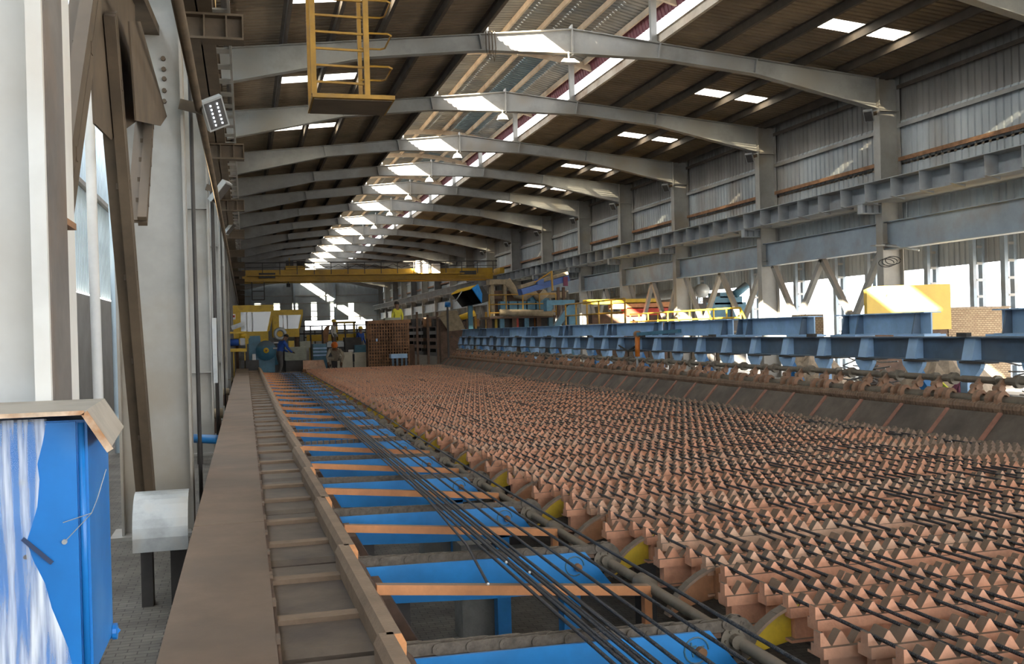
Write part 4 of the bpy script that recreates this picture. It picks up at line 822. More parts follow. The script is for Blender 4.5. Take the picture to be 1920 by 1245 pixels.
# ring flange and green machine
Y = 43; r_ = thing('ring_housing', 'grey ring housing open to the front beside the cabins', 'machine', (at_y(526, 690, Y).x, Y, 0)); p = at_y(525, 626, Y)
MB().tube([(p.x + .2 * math.cos(t), Y, p.z + .2 * math.sin(t)) for t in [k * math.pi / 10 for k in range(21)]], .075, 8, False).build('ring', 'galv', r_, smooth=True); pb('pedestal', 'dark_steel', r_, 514, 634, 538, 690, Y, .5, True)
Y = 42; g = thing('green_machine', 'pale green ribbed machine housing in the far middle', 'machine', (at_y(555, 690, Y).x, Y, 0)); pb('housing', 'machine_green', g, 534, 651, 575, 675, Y, .9)
for q in range(5): pb('rib', 'machine_green', g, 534, 653 + q * 4.4, 574, 655 + q * 4.4, Y - .05, .06)
pb('under_frame', 'dark_steel', g, 536, 675, 572, 699, Y + .1, .7, True); pb('upper_block', 'machine_green', g, 562, 640, 582, 652, Y + .3, .8); pb('yellow_valve', 'yellow_paint', g, 541, 639, 552, 651, Y + .2, .3)
Y = 44; g = thing('blue_machine', 'blue slatted machine box in the far middle', 'machine', (at_y(600, 680, Y).x, Y, 0)); pb('housing', 'machine_blue', g, 587, 645, 613, 672, Y, .9, True)
for q in range(3): pb('slat', 'beam_blue_pale', g, 587, 652 + q * 6.5, 613, 654 + q * 6.5, Y - .06, .06)
pb('top_tray', 'galv', g, 613, 642, 645, 650, Y + .5, .8); pb('frame', 'dark_steel', g, 613, 650, 650, 672, Y + .7, .6, True); pb('dark_unit', 'dark_steel', g, 647, 633, 678, 655, Y + .3, .9); pb('blue_unit', 'machine_blue', g, 665, 647, 690, 661, Y + .1, .6)
Y = 39.8; t = thing('rust_trough', 'rusty pink trough at the far end of the cooling bed', 'trough', (at_y(590, 690, Y).x, Y, 0)); a, b = at_y(568, 676, Y), at_y(612, 692, Y); MB().prism([(a.x, b.z), (b.x, b.z), (b.x - .1, a.z), (a.x, a.z)], 'y', Y, Y + .05).build('front_plate', 'rack_pale', t); box('bottom', 'rust', t, a.x, b.x, Y, Y + .8, max(0.0, b.z - .5), b.z)
Y = 41; t = thing('cream_screen', 'cream concrete screen wall behind the cooling bed', 'screen', (at_y(662, 690, Y).x, Y, 0)); pb('panel', 'cream_panel', t, 632, 661, 662, 692, Y, .12, True); pb('panel', 'cream_panel', t, 664, 661, 690, 692, Y, .12, True); pb('slot', 'black', t, 661, 664, 665, 678, Y - .02, .06)
# rusty mesh cage
Y = 38.8; c = thing('mesh_cage', 'tall rusty brown mesh guard cage at the end of the bed', 'cage', (at_y(725, 690, Y).x, Y, 0)); a, b = at_y(690, 604, Y), at_y(768, 692, Y)
MB().box(a.x, b.x, Y + .9, Y + .95, .1, a.z).build('back_panel', 'rust_dark', c); MB().box(b.x - .05, b.x, Y, Y + .95, .1, a.z - .1).build('side_panel', 'rust', c)
nx, nz = 15, 16
for q in range(nx + 1): x = a.x + (b.x - a.x) * q / nx; MB().box(x - .018, x + .018, Y - .02, Y + .02, .1 if q % 5 else 0, a.z).build('mesh_bar', 'rust', c)
for q in range(nz + 1): z = .15 + (a.z - .2) * q / nz; MB().box(a.x, b.x, Y - .025, Y + .015, z - .018, z + .018).build('mesh_bar', 'rust', c)
pb('front_plate', 'rust_dark', c, 696, 620, 712, 660, Y + .03, .02); pb('front_plate', 'rust_dark', c, 735, 603, 768, 650, Y + .03, .02); pb('roof_plate', 'rust', c, 690, 601, 770, 605, Y, 1.0); pb('mark', 'beam_blue_pale', c, 705, 635, 708, 640, Y - .04, .02)
pb('side_post', 'rust', c, 687, 612, 697, 635, Y + .1, .2); tag(pb('tarpaulin', 'machine_green', None, 722, 596, 752, 602, Y + .2, .5), 'green sheet lying on top of the rusty mesh cage', 'sheet')
Y = 38.25; t = thing('blue_bench', 'low blue steel bench right of the mesh cage', 'bench', (at_y(748, 690, Y).x, Y, 0)); pb('top', 'beam_blue_pale', t, 733, 664, 764, 671, Y, .45)
for x in (735, 743, 752, 760): pb('leg', 'beam_blue', t, x, 671, x + 4, 690, Y + (.05 if x % 2 else .3), .08, True)
# yellow gantries far behind
Y = 62; g = thing('yellow_gantry', 'low yellow gantry frame in front of the bright doorway', 'gantry', (at_y(640, 640, Y).x, Y, 0))
for a, b, c_, d in ((575, 628, 690, 637), (630, 603, 668, 606), (630, 603, 634, 640), (662, 603, 667, 640), (645, 606, 648, 628)): pb('beam', 'yellow_paint', g, a, b, c_, d, Y, .25)
pb('leg', 'yellow_paint', g, 580, 637, 586, 650, Y, .25, True); pb('leg', 'yellow_paint', g, 676, 637, 682, 650, Y, .25, True)
g = thing('yellow_beam_machine', 'brown curved chute standing before the doorway', 'chute', (at_y(612, 650, 48).x, 48, 0)); pol = [at_y(*q, 48) for q in ((607, 645), (606, 622), (611, 613), (619, 609), (617, 618), (614, 645))]; MB().prism([(v.x, v.z) for v in pol], 'y', 48, 48.3).build('chute_plate', 'rust', g); pb('stand', 'rust_dark', g, 607, 640, 616, 660, 48.05, .2, True)
for n_, (a, b, yy, sp) in enumerate(((560, 690, 612, 60), (570, 690, 620, 66))): 
    R = thing('guard_rail', ['dark guard rail in front of the far doorway', 'lower dark guard rail before the far gantry'][n_], 'rail', (at_y(620, yy, sp).x, sp, 0)); A_ = at_y(a, yy, sp); B_ = at_y(b, yy, sp)
    for dz in (0, -.45): pipe('rail_tube', 'dark_steel', R, [(A_.x, sp, A_.z + dz), (B_.x, sp, A_.z + dz)], .04, 6)
    for q in range(7): x = A_.x + (B_.x - A_.x) * q / 6; MB().box(x - .04, x + .04, sp - .04, sp + .04, 0, A_.z).build('rail_post', 'dark_steel', R)
# hanging cabin frame left
Y = 58.9; g = cr; a, b = at_y(472, 530, Y), at_y(496, 562, Y)
for x in (a.x, b.x): MB().box(x - .03, x + .03, Y - .03, Y + .03, b.z, 4.86).build('hanger_bar', 'dark_steel', g)
for z in (b.z, (a.z + b.z) / 2): MB().box(a.x, b.x, Y - .03, Y + .03, z - .03, z + .03).build('cross_bar', 'dark_steel', g)

# ---------------- mill stand group behind the blue beams
Y = 38.0
T = thing('roughing_machine', 'dusty machine tower with handrailed platform behind the blue beams', 'machine', (at_y(985, 600, Y).x, Y, 0))
pl = at_y(918, 594, Y); pr_ = at_y(1043, 592, Y); zt = at_y(980, 552, Y).z; zp = pl.z
box('platform', 'rust_dark', T, pl.x, pr_.x, Y, Y + 1.6, zp - .08, zp)
for z in (zt, (zt + zp) / 2 + .05, zp + .15): pipe('handrail', 'ladder_yellow', T, [(pl.x, Y, z), (pr_.x, Y, z)], .025, 6)
for q in range(5): x = pl.x + (pr_.x - pl.x) * q / 4; pipe('rail_post', 'ladder_yellow', T, [(x, Y, zp), (x, Y, zt)], .025, 6)
for q in range(6): x = pl.x + .1 + (pr_.x - pl.x - .2) * q / 5; MB().box(x - .09, x + .09, Y + .4, Y + .6, 0, zp).build('support_leg', 'machine_blue' if q % 2 else 'rust_dark', T)
for q, x in enumerate((928, 968, 1002)): pb('coloured_pipe', ['yellow_paint', 'red_paint', 'orange_cyl'][q], T, x, 594, x + 5, 622, Y + .7, .1)
pb('tower_leg', 'tan_dust', T, 920, 528, 928, 592, Y + .3, .3); pb('tower_leg', 'tan_dust', T, 944, 530, 951, 592, Y + .3, .3); pb('tower_cap', 'tan_dust', T, 918, 524, 953, 533, Y + .2, .6); pb('tower_web', 'rust_dark', T, 922, 545, 948, 560, Y + .5, .2)
w = [at_y(*q, Y + .3) for q in ((950, 526), (960, 540), (968, 553), (985, 556), (1000, 548), (1010, 560), (1024, 548))]; pipe('dusty_duct', 'tan_dust', T, w, .16)
for q in range(6): pb('tank', 'machine_blue', T, 938 + q * 17, 565, 953 + q * 17, 580, Y + .25, .4)
p, q_ = at_y(937, 586, Y - .1), at_y(1036, 587, Y - .1); pipe('roll', 'tan_dust', T, [p, q_], .13, 14); pb('blue_drive', 'machine_blue', T, 994, 556, 1015, 568, Y + .6, .5)
pb('dark_filler', 'dark_steel', T, 925, 596, 1042, 630, Y + .95, .5, True); pb('dark_backing', 'rust_dark', T, 928, 545, 1020, 590, Y + 1.05, .5); pb('switch_box', 'machine_blue', T, 1000, 553, 1030, 566, Y + .8, .25); pb('tower_head', 'tan_dust', T, 1022, 548, 1062, 558, Y + .7, .6); pb('pump_unit', 'dark_steel', T, 1040, 545, 1066, 562, Y + .9, .5)  # first two boxes are filler for the darkness under and behind the platform
# blue conveyor
Yc = 36.6; cv = thing('scrap_conveyor', 'inclined blue conveyor trough full of scrap above the tower', 'conveyor', (at_y(1025, 535, Yc).x, Yc, 0)); a, b = at_y(975, 548, Yc), at_y(1063, 522, Yc)
MB().bar(a, b, .6, .22).build('trough', 'machine_cobalt', cv); MB().bar(a + Vector((0, .1, .2)), b + Vector((0, .1, .2)), .5, .12).build('scrap_load', 'tan_dust', cv)
pb('drive_box', 'machine_cobalt', cv, 1008, 523, 1020, 534, Yc - .4, .4); pb('head_plate', 'maroon_cloth', cv, 1057, 519, 1065, 536, Yc - .4, .1); MB().tube([at_y(1034, 508, Yc - .5), at_y(1036, 545, Yc - .5)], .04, 6).build('mast', 'ladder_yellow', cv); MB().tube([at_y(1002, 530, Yc - .5), at_y(1034, 509, Yc - .5)], .025, 6).build('stay', 'ladder_yellow', cv)
for x in (1050, 1060): A_ = at_y(x, 538, Yc); MB().box(A_.x - .05, A_.x + .05, Yc + .2, Yc + .3, 0, A_.z).build('support_leg', 'rust_dark', cv)
# hopper
Yh = 45; hp = thing('tipping_hopper', 'tilted open hopper, black inside with blue rim plates', 'hopper', (at_y(880, 560, Yh).x, Yh, 0))
Q = lambda x, y, d=0: at_y(x, y, Yh + d); fr = [Q(846, 551), Q(884, 541), Q(903, 569), Q(866, 576)]; bk = [v + Vector((.9, 1.6, .2)) for v in fr]
m = MB(); m.add([*fr, *bk], [(0, 1, 5, 4), (1, 2, 6, 5), (2, 3, 7, 6), (3, 0, 4, 7), (4, 5, 6, 7)]); m.build('shell', 'black', hp)
m = MB(); quad(m, Q(884, 541, -.05), Q(895, 533, .3), Q(903, 552, .3), Q(902, 568, -.05), .05); m.build('blue_rim', 'cabinet_blue', hp); m = MB(); quad(m, Q(846, 551, -.05), Q(884, 540, -.05), Q(896, 533, .3), Q(858, 543, .3), .05); m.build('yellow_rim', 'yellow_paint', hp); pipe('stay', 'galv', hp, [Q(853, 566, -.1), Q(866, 546, -.1)], .025, 6); MB().box(Q(885, 575).x - .1, Q(885, 575).x + .1, Yh + .3, Yh + .5, 0, Q(885, 572).z).build('support_leg', 'machine_blue', hp)
A_ = at_y(839, 571, Yh + 1); sm_ = thing('blue_fan', 'small bright blue drum fan near the hopper', 'fan', (A_.x, Yh + 1, A_.z)); pipe('drum', 'cabinet_blue', sm_, [(A_.x - .12, Yh + 1, A_.z), (A_.x + .12, Yh + 1, A_.z)], .13); MB().box(A_.x - .04, A_.x + .04, Yh + 1, Yh + 1.08, 0, A_.z).build('stand', 'dark_steel', sm_)
# deflector box + yellow duct
Yd = 47; df = thing('deflector_chute', 'tan sheet deflector chute standing behind the blue beams', 'chute', (at_y(845, 610, Yd).x, Yd, 0)); pol = [at_y(*q, Yd) for q in ((824, 595), (858, 587), (873, 618), (841, 621))]; MB().prism([(v.x, v.z) for v in pol], 'y', Yd, Yd + .06).build('sheet', 'tan_dust', df); pol = [at_y(*q, Yd + .1) for q in ((823, 594), (832, 584), (856, 582), (860, 588))]; MB().prism([(v.x, v.z) for v in pol], 'y', Yd + .1, Yd + .7).build('hood', 'tan_dust', df); pb('stand', 'rust_dark', df, 826, 600, 868, 640, Yd + .3, .5, True)
yd = thing('yellow_duct', 'bright yellow duct between deflector and tower', 'duct', (at_y(877, 592, Yd).x, Yd + .5, 0)); pipe('duct', 'yellow_paint', yd, [at_y(863, 596, Yd + 1.5), at_y(890, 587, Yd + 1.5)], .15, 14); pb('stand', 'rust_dark', yd, 874, 598, 880, 640, Yd + 1.5, .1, True)
for q, x in enumerate((780, 800, 818, 890, 910)): 
    R = thing('plant_post', 'dusty pipe stand behind the far blue beams, %s from the left' % ['first', 'second', 'third', 'fourth', 'fifth'][q], 'post', (at_y(x, 620, 53).x, 53, 0), 'pipe stands'); pb('post', 'rust_dark' if q < 3 else 'ladder_yellow', R, x, 585 + 5 * (q % 2), x + 5, 640, 53, .15, True); pb('box', 'rust' if q % 2 else 'dark_steel', R, x - 6, 598, x + 9, 612, 53.1, .4)
# big blue bracket and tank
Yb = 34; bk_ = thing('blue_bracket', 'blue cantilever bracket with diagonal strut behind the beams', 'bracket', (at_y(1055, 600, Yb).x, Yb, 0)); pb('arm', 'machine_blue', bk_, 1026, 563, 1078, 571, Yb, .3); pb('end_block', 'machine_blue', bk_, 1025, 563, 1035, 583, Yb - .1, .4); MB().bar(at_y(1072, 570, Yb + .15), at_y(1042, 613, Yb + .15), .2, .2).build('strut', 'machine_blue', bk_); pb('post', 'machine_blue', bk_, 1066, 571, 1080, 620, Yb + .1, .3, True)
tk = thing('blue_tank', 'grey blue cylindrical tank beside the bracket', 'tank', (at_y(1074, 600, 34.6).x, 34.6, 0)); p = at_y(1074, 577, 34.6); pipe('shell', 'machine_blue', tk, [(p.x, 34.8, 0), (p.x, 34.8, p.z)], .3, 18)
# yellow handrail along the aisle platform
hr = thing('yellow_handrail', 'long yellow handrail with mid rail above the blue beams', 'handrail', (14.95, 30, 0)); XH = 14.95; zT = at_x(1388, 577, XH).z; zB = zT - .52
yA, yB_ = at_x(1388, 577, XH).y, 37.6
plf = MB(); plf.box(XH - 1.2, XH + .05, yA, yB_, zB - .25, zB - .2); plf.build('platform', 'tan_dust', hr)
for z in (zT, zT - .3): pipe('rail_tube', 'yellow_paint', hr, [(XH, yA, z), (XH, yB_, z)], .028, 8)
n = 11
for q in range(n): y = yA + (yB_ - yA) * q / (n - 1); pipe('rail_post', 'yellow_paint', hr, [(XH, y, zB - .22), (XH, y, zT)], .026, 8); MB().box(XH - .4, XH - .3, y - .05, y + .05, 0, zB - .25).build('support_leg', 'steel_brown', hr)
pipe('rail_tube', 'yellow_paint', hr, [(XH, yA, zT), (XH - .02, yA - .5, zT - .55)], .028, 8); pipe('rail_post', 'yellow_paint', hr, [(XH, yA + 2.3, zT), (XH, yA + 1.7, zB - .2)], .028, 8)
hr2 = thing('yellow_handrail', 'shorter tall yellow handrail left of the long one', 'handrail', (9.6, 30, 0)); 
for z in (2.45, 2.1, 1.8): pipe('rail_tube', 'ladder_yellow', hr2, [(9.6, 24.5, z), (9.6, 29.5, z)], .025, 6)
for q in range(6): pipe('rail_post', 'ladder_yellow', hr2, [(9.6, 24.5 + q, 1.55), (9.6, 24.5 + q, 2.45)], .025, 6)
box('platform', 'steel_brown', hr2, 9.55, 10.3, 24.4, 29.6, 1.5, 1.55)
for q in range(3): box('support_leg', 'steel_brown', hr2, 9.8, 9.9, 24.8 + q * 2.2, 24.9 + q * 2.2, 0, 1.5)

# ---------------- right background
Yp = 20.3; yp = thing('yellow_machine_panel', 'large yellow sheet-metal machine housing in sunlight at the right', 'machine', (15, Yp, 0)); a, b = at_y(1625, 545, Yp), at_y(1782, 532, Yp)
MB().prism([(a.x, 1.45), (b.x, 1.45), (b.x, b.z), (a.x + .22, a.z + .10), (a.x, a.z + .02)], 'y', Yp, Yp + .12).build('housing', 'panel_yellow', yp); box('plinth', 'rust_dark', yp, a.x + .2, b.x - .1, Yp + .02, Yp + .6, 0, 1.45)
p = at_y(1661, 553, Yp); pipe('hole', 'rust', yp, [(p.x, Yp - .01, p.z), (p.x, Yp + .01, p.z)], .035, 10)
Yq = 21.2; bw = thing('brick_pier', 'broad brick pier right of the yellow housing', 'brick wall', (17.6, Yq, 0)); a, b = at_y(1778, 580, Yq), at_y(1892, 580, Yq); box('brickwork', 'brickwork', bw, a.x, b.x, Yq, Yq + .5, -.05, a.z); box('coping', 'rubble', bw, a.x - .03, b.x + .03, Yq - .03, Yq + .53, a.z, a.z + .05)
bw = thing('brick_pier', 'narrow brick pier between the two nearest short blue beams and columns', 'brick wall', (13, 23, 0)); a, b = at_y(1500, 590, 23), at_y(1544, 590, 23); box('brickwork', 'brickwork', bw, a.x, b.x, 23, 23.4, 0, a.z)
# pale pipe outside with end cap
pp = thing('large_pipe', 'pale grey large pipe with round end beyond the right columns', 'pipe', (18, 30, 2)); a, b = at_x(1318, 545, 19.0), at_x(1080, 572, 19.0); pipe('pipe_run', 'galv', pp, [a, b], .22, 14); pipe('end_cap', 'galv', pp, [a + Vector((0, -.05, 0)), a + Vector((0, .25, 0))], .3, 14)
for t_ in (.15, .5, .85): c = a.lerp(b, t_); MB().box(c.x - .08, c.x + .08, c.y - .1, c.y + .1, -.05, c.z - .1).build('support_leg', 'steel_tie', pp)
bm = thing('blue_plant', 'dark blue plant machine standing in the aisle beyond the columns', 'machine', (17, 34, 0)); 
for a, b, c_, d in ((1325, 568, 1400, 600), (1340, 556, 1392, 570), (1350, 548, 1372, 558)): pb('housing', 'machine_blue', bm, a, b, c_, d, 34, 1.0)
pb('base', 'dark_steel', bm, 1330, 600, 1398, 615, 34.1, .8, True); pipe('vertical_pipe', 'dark_steel', bm, [at_y(1372, 600, 33.9), at_y(1372, 545, 33.9)], .05); pipe('duct', 'machine_blue', bm, [at_y(1378, 552, 33.9), at_y(1400, 535, 33.9)], .15)
st_ = thing('orange_stack', 'yellow and orange stacked frames far beyond the handrail', 'stack', (14.5, 38, 0)); pb('frame', 'yellow_paint', st_, 1100, 562, 1235, 568, 38, .5); pb('frame', 'orange_flat', st_, 1150, 568, 1262, 577, 38, .6); pb('frame', 'red_paint', st_, 1175, 577, 1262, 590, 38, .6); pb('base', 'rust_dark', st_, 1110, 590, 1250, 610, 38.1, .5, True)
cw = thing('coil_cable', 'coil of dark cable hung on the right column near the yellow housing', 'cable', (15.1, 21.5, 3)); p = at_y(1672, 493, 21.4)
for q in range(3): MB().tube([(p.x - .15 + .22 * math.cos(t) + .08 * q, 21.4 - .02 * q, p.z + .10 * math.sin(t) + .03 * q) for t in [k * .5 for k in range(13)]], .012, 5).build('loop', 'black', cw)
pipe('hanger_arm', 'galv', cw, [(15.15, 21.4, 3.55), (15.6, 20.6, 3.35)], .03, 6)
box('hanger_plate', 'steel_grey', cw, 14.9, 15.5, 21.3, 21.5, 3.52, 3.55)
# rubble and scrap piles between beams and columns
def mound(name, label, cx, cy, rx, ry, h, mat, cat, rough=.25):
    m = MB(); n, k = 18, 7; vs = [(cx, cy, h)]
    for i in range(1, k + 1):
        for j in range(n): t = 2 * math.pi * j / n; f_ = i / k; vs.append((cx + rx * f_ * math.cos(t) * random.uniform(.9, 1.1), cy + ry * f_ * math.sin(t) * random.uniform(.9, 1.1), max(0, h * (1 - f_ ** 1.8) + random.uniform(-rough, rough) * h * (1 - f_))))
    fs = [(0, 1 + j, 1 + (j + 1) % n) for j in range(n)]
    for i in range(k - 1):
        for j in range(n): a = 1 + i * n + j; b = 1 + i * n + (j + 1) % n; fs.append((a, a + n, b + n, b))
    return tag(m.add(vs, fs).build(name, mat), label, cat)
mound('rubble_pile', 'brown rubble pile seen under the blue carriage beam', 11.4, 14.45, 1.1, 1.0, 1.25, 'rubble', 'pile')
mound('rubble_pile', 'second rubble pile farther back under the blue beam', 11.5, 18.6, 1.0, .95, 1.1, 'rubble', 'pile')
for n_, (cx, cy) in enumerate(((11.6, 12.4), (11.9, 10.7), (11.3, 16.5), (12.2, 9.0))):
    w_ = thing('wire_bundle', 'tangled grey wire bundle under the blue beam, %s from the right edge' % ['second', 'first', 'fourth', 'outermost'][n_] if n_ != 3 else 'tangled grey wire bundle at the right photo edge', 'scrap', (cx, cy, 0), 'wire scrap bundles')
    m = MB()
    for q in range(46):
        z = random.uniform(.1, 1.2); y = cy + random.uniform(-.35, .35); x = cx + random.uniform(-.3, .3); m.tube([(x, y - .4, z), (x + random.uniform(-.1, .1), y, z + random.uniform(-.08, .12)), (x, y + .4, z + random.uniform(-.05, .05))], .012, 4)
    o = m.build('wire_mass', 'wire_scrap', w_); o['kind'] = 'stuff'; box('skid', 'rust_dark', w_, cx - .4, cx + .4, cy - .75, cy + .75, 0, .1)
a, b = at_x(1753, 716, 8.5), at_x(1779, 731, 8.5); tag(MB().bar(a, Vector((8.7, b.y - .9, 0.02)), .03, .14).build('yellow_board', 'vest_yellow'), 'pale yellow board leaning behind the shaft couplings', 'board')
mound('maroon_cloth', 'crumpled maroon cloth heap behind the line shaft', 9.2, at_x(1800, 725, 9.2).y, .35, .4, .85, 'maroon_cloth', 'cloth', .1)

for n_, (y0, y1, h) in enumerate(((56.5, 62.5, 2.2), (64.5, 73.5, 2.6), (76, 88, 2.6), (91, 104, 2.8))):  # invented stacks that hide the sunlit ground behind them
    B_ = thing('masking_stack', 'dark rusty billet stack added to hide sunlit ground by the far right wall, %s from the camera' % ORD[n_], 'stack', (13.9, (y0 + y1) / 2, 0), 'added billet stacks along the far wall')
    z = 0.0; k_ = 0
    while z < h:
        if k_ % 2 == 0:
            for q in range(5): MB().box(13.2 + q * .3, 13.45 + q * .3, y0, y1, z, z + .26).build('billet', 'rust_dark' if (q + k_) % 3 else 'dark_steel', B_)
        else:
            for q in range(4): yy = y0 + .4 + (y1 - y0 - 1) * q / 3; MB().box(13.15, 14.7, yy, yy + .25, z, z + .26).build('billet', 'dark_steel', B_)
        z += .26; k_ += 1
# ================================================================ PEOPLE
def person(label, loc, rz, J, shirt, legs, hat=None, scale=1.0, extra=None):
    R = thing('person', label, 'person', loc); R.rotation_euler = (0, 0, rz); R.scale = (scale,) * 3
    names = list(J); idx = {n: i for i, n in enumerate(names)}
    E = [('pelvis', 'belly'), ('belly', 'chest'), ('chest', 'neck'), ('neck', 'head'), ('head', 'crown')]
    for s in 'LR':
        E += [('chest', 'sh' + s), ('sh' + s, 'el' + s), ('el' + s, 'wr' + s), ('wr' + s, 'pa' + s), ('pelvis', 'hip' + s), ('hip' + s, 'kn' + s), ('kn' + s, 'an' + s), ('an' + s, 'to' + s)]
    rad = dict(pelvis=.14, belly=.125, chest=.145, neck=.055, head=.092, crown=.075)
    for s in 'LR': rad.update({'sh' + s: .07, 'el' + s: .047, 'wr' + s: .034, 'pa' + s: .036, 'hip' + s: .095, 'kn' + s: .066, 'an' + s: .047, 'to' + s: .04})
    me = bpy.data.meshes.new('skeleton'); me.from_pydata([J[n] for n in names], [(idx[a], idx[b]) for a, b in E], [])
    o = bpy.data.objects.new('tmp', me); COL.objects.link(o)
    md = o.modifiers.new('skin', 'SKIN'); sv = me.skin_vertices[0].data
    for n in names: sv[idx[n]].radius = (rad[n], rad[n] * (.8 if n in ('pelvis', 'belly', 'chest') else 1))
    sv[0].use_root = True
    o.modifiers.new('sub', 'SUBSURF').levels = 2
    dg = bpy.context.evaluated_depsgraph_get(); bm_ = bpy.data.meshes.new_from_object(o.evaluated_get(dg)); COL.objects.unlink(o); bpy.data.objects.remove(o)
    for q in (shirt, legs, 'skin_brown', 'dark_steel'): bm_.materials.append(MATS[q])
    keys = {n: Vector(J[n]) for n in names}
    grp = {**{n: 0 for n in ('belly', 'chest', 'shL', 'shR', 'elL', 'elR')}, 'pelvis': 1, 'neck': 2, 'head': 2, 'crown': 2, 'wrL': 0, 'wrR': 0, 'paL': 2, 'paR': 2, **{n + s: 1 for n in ('hip', 'kn') for s in 'LR'}, 'anL': 1, 'anR': 1, 'toL': 3, 'toR': 3}
    for pl_ in bm_.polygons:
        c = pl_.center; pl_.material_index = grp[min(keys, key=lambda n: (keys[n] - c).length)]; pl_.use_smooth = True
    link('body', bm_, R, loc=(0, 0, 0))
    hd, cr_ = keys['head'], keys['crown']; upv = (cr_ - hd).normalized(); fw = Vector(J.get('_face', (0, -1, 0)))
    m = MB(); ring = []
    if hat:
        for q, (r, h) in enumerate(((.125, -.02), (.118, .05), (.085, .105), (.03, .125))): ring.append((cr_ - upv * .03 + upv * h, r))
        m.tube([a for a, b in ring], [b for a, b in ring], 12); m.build('helmet', hat, None).parent = R
    else: m.tube([cr_ - upv * .05, cr_ + upv * .03, cr_ + upv * .07], [.1, .095, .04], 12); m.build('hair', 'hair_black', None, smooth=True).parent = R
    f = Vector((0, -1, 0)); r = Vector((1, 0, 0)); fc = MB(); c = hd + upv * .02
    fc.tube([c + f * .08 + upv * .01, c + f * .115 - upv * .025], [.012, .02], 6); fc.build('nose', 'skin_brown', None, smooth=True).parent = R
    for s in (-1, 1):
        MB().tube([c + f * .08 + r * s * .033 + upv * .02, c + f * .095 + r * s * .033 + upv * .02], .011, 6).build('eye', 'black', None).parent = R; MB().tube([c + r * s * .085, c + r * s * .105], [.03, .02], 6).build('ear', 'skin_brown', None).parent = R
    MB().bar(c + f * .088 - r * .025 - upv * .055, c + f * .088 + r * .025 - upv * .055, .012, .01).build('mouth', 'maroon_cloth', None).parent = R
    for s in 'LR':
        w, pa = keys['wr' + s], keys['pa' + s]; d = (pa - w).normalized(); side = d.cross(Vector((0, 0, 1)));
        side = side.normalized() if side.length > .1 else Vector((0, 1, 0)); bend = d.cross(side)
        for q, L_ in enumerate((.07, .08, .075, .06)): b0 = pa + side * (.021 - q * .014) + d * .02; MB().tube([b0, b0 + d * L_ * .5, b0 + d * L_ + bend * .02], [.0095, .009, .007], 6).build('finger', 'skin_brown', None, smooth=True).parent = R
        MB().tube([w + d * .02 + side * .03, w + d * .05 + side * .055, w + d * .08 + side * .06], [.011, .01, .008], 6).build('thumb', 'skin_brown', None, smooth=True).parent = R
    if extra: extra(R)
    return R
STAND = dict(pelvis=(0, 0, .95), belly=(0, 0, 1.10), chest=(0, 0, 1.32), neck=(0, -.01, 1.48), head=(0, -.02, 1.59), crown=(0, -.02, 1.68),
             shL=(.17, 0, 1.38), elL=(.23, .02, 1.12), wrL=(.24, -.08, .90), paL=(.24, -.10, .83), shR=(-.17, 0, 1.38), elR=(-.23, .02, 1.12), wrR=(-.24, -.08, .90), paR=(-.24, -.10, .83),
             hipL=(.09, 0, .90), knL=(.10, -.02, .50), anL=(.10, .02, .09), toL=(.11, -.13, .04), hipR=(-.09, 0, .90), knR=(-.10, -.02, .50), anR=(-.10, .02, .09), toR=(-.11, -.13, .04))
LEAN = dict(STAND, belly=(0, -.04, 1.10), chest=(0, -.12, 1.31), neck=(0, -.22, 1.44), head=(0, -.29, 1.52), crown=(0, -.33, 1.60), shL=(.17, -.14, 1.36), shR=(-.17, -.14, 1.36),
            elL=(.24, -.26, 1.12), wrL=(.18, -.45, 1.02), paL=(.16, -.52, 1.0), elR=(-.24, -.24, 1.12), wrR=(-.18, -.42, 1.0), paR=(-.16, -.49, .98), knL=(.10, -.10, .52), anL=(.10, -.04, .09), toL=(.11, -.20, .04), anR=(-.10, .14, .09), toR=(-.11, -.01, .04))
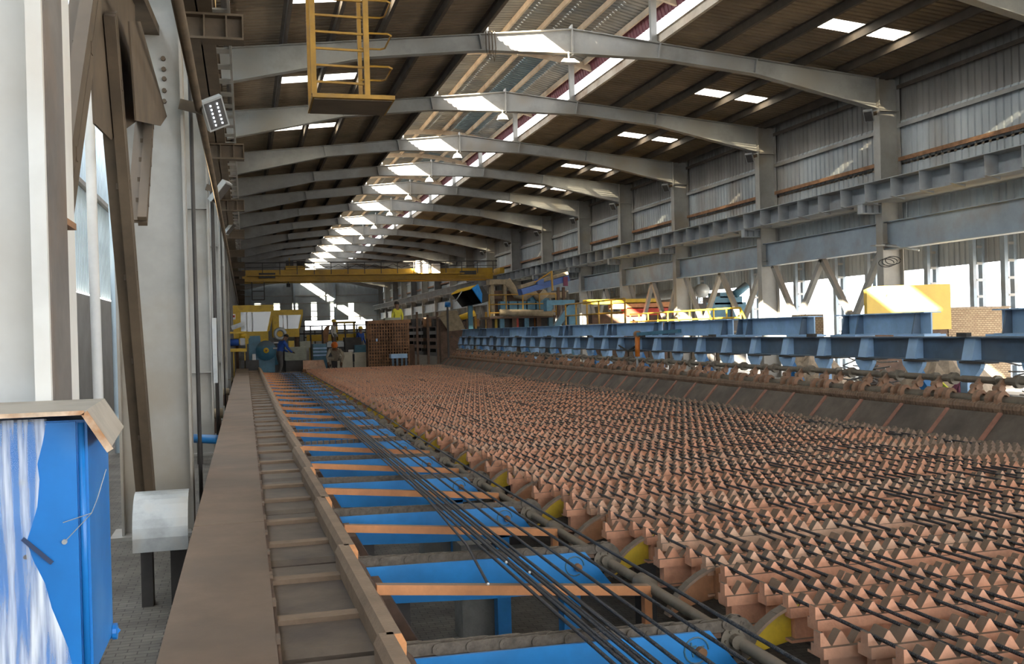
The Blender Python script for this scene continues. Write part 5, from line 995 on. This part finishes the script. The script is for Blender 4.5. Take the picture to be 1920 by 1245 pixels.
CROUCH = dict(STAND, pelvis=(0, .12, .48), belly=(0, .02, .60), chest=(0, -.16, .76), neck=(0, -.28, .86), head=(0, -.36, .92), crown=(0, -.42, .99), shL=(.19, -.18, .80), shR=(-.19, -.18, .80),
              elL=(.30, -.26, .56), wrL=(.25, -.42, .36), paL=(.24, -.47, .30), elR=(-.30, -.24, .56), wrR=(-.24, -.42, .38), paR=(-.22, -.47, .32), hipL=(.12, .10, .46), knL=(.22, -.26, .50), anL=(.18, .0, .09), toL=(.2, -.15, .04), hipR=(-.12, .10, .46), knR=(-.22, -.26, .50), anR=(-.18, .0, .09), toR=(-.2, -.15, .04))
p = at_y(523, 640, 38.7)
def patch(R):
    for x, z in ((.17, 1.36), (.235, 1.15)): MB().bar((x - .05, -.05, z), (x + .05, .08, z), .03, .05).build('reflective_band', 'white_cloth', None).parent = R
tag(box('standing_plate', 'rust_dark', None, p.x - .5, p.x + .5, 38.35, 39.1, 0, .12), 'low steel step under the man in blue', 'step')
person('person in blue jacket and grey trousers leaning over the far machines', (p.x, 38.7, .12), math.radians(120), LEAN, 'coverall_blue', 'trousers_grey', None, 1.0, patch)
p = at_y(630, 680, 39.0); person('person in beige coverall crouching at the far end of the bed', (p.x, 39.0, .30), math.radians(-10), CROUCH, 'coverall_beige', 'coverall_beige', 'hat_orange', 1.05)
tag(box('standing_plate', 'rust', None, p.x - .6, p.x + .6, 38.55, 39.5, 0, .30), 'low rusty plate under the crouching man', 'step')
p = at_y(626, 640, 52); person('person in white shirt standing near the brown chute', (p.x, 52, .75), math.radians(60), STAND, 'white_cloth', 'trousers_grey', 'hat_yellow')
tag(box('work_platform', 'rust_dark', None, p.x - .7, p.x + .7, 51.4, 52.6, 0, .75), 'dark work platform under the man in white', 'platform')
p = at_y(676, 640, 50); person('person in blue shirt standing beside the far gantry', (p.x, 50, .35), math.radians(30), STAND, 'coverall_blue', 'trousers_grey', 'hat_yellow')
tag(box('work_platform', 'dark_steel', None, p.x - .6, p.x + .6, 49.5, 50.5, 0, .35), 'low platform under the man in blue beside the gantry', 'platform')
p = at_y(747, 598, 40.0); person('person in yellow vest working high behind the mesh cage', (p.x, 40.3, 1.25), math.radians(200), STAND, 'vest_yellow', 'coverall_blue', None)
tag(box('work_platform', 'rust_dark', None, p.x - .6, p.x + .6, 39.85, 40.9, 0, 1.25), 'tall dark work platform behind the mesh cage', 'platform')
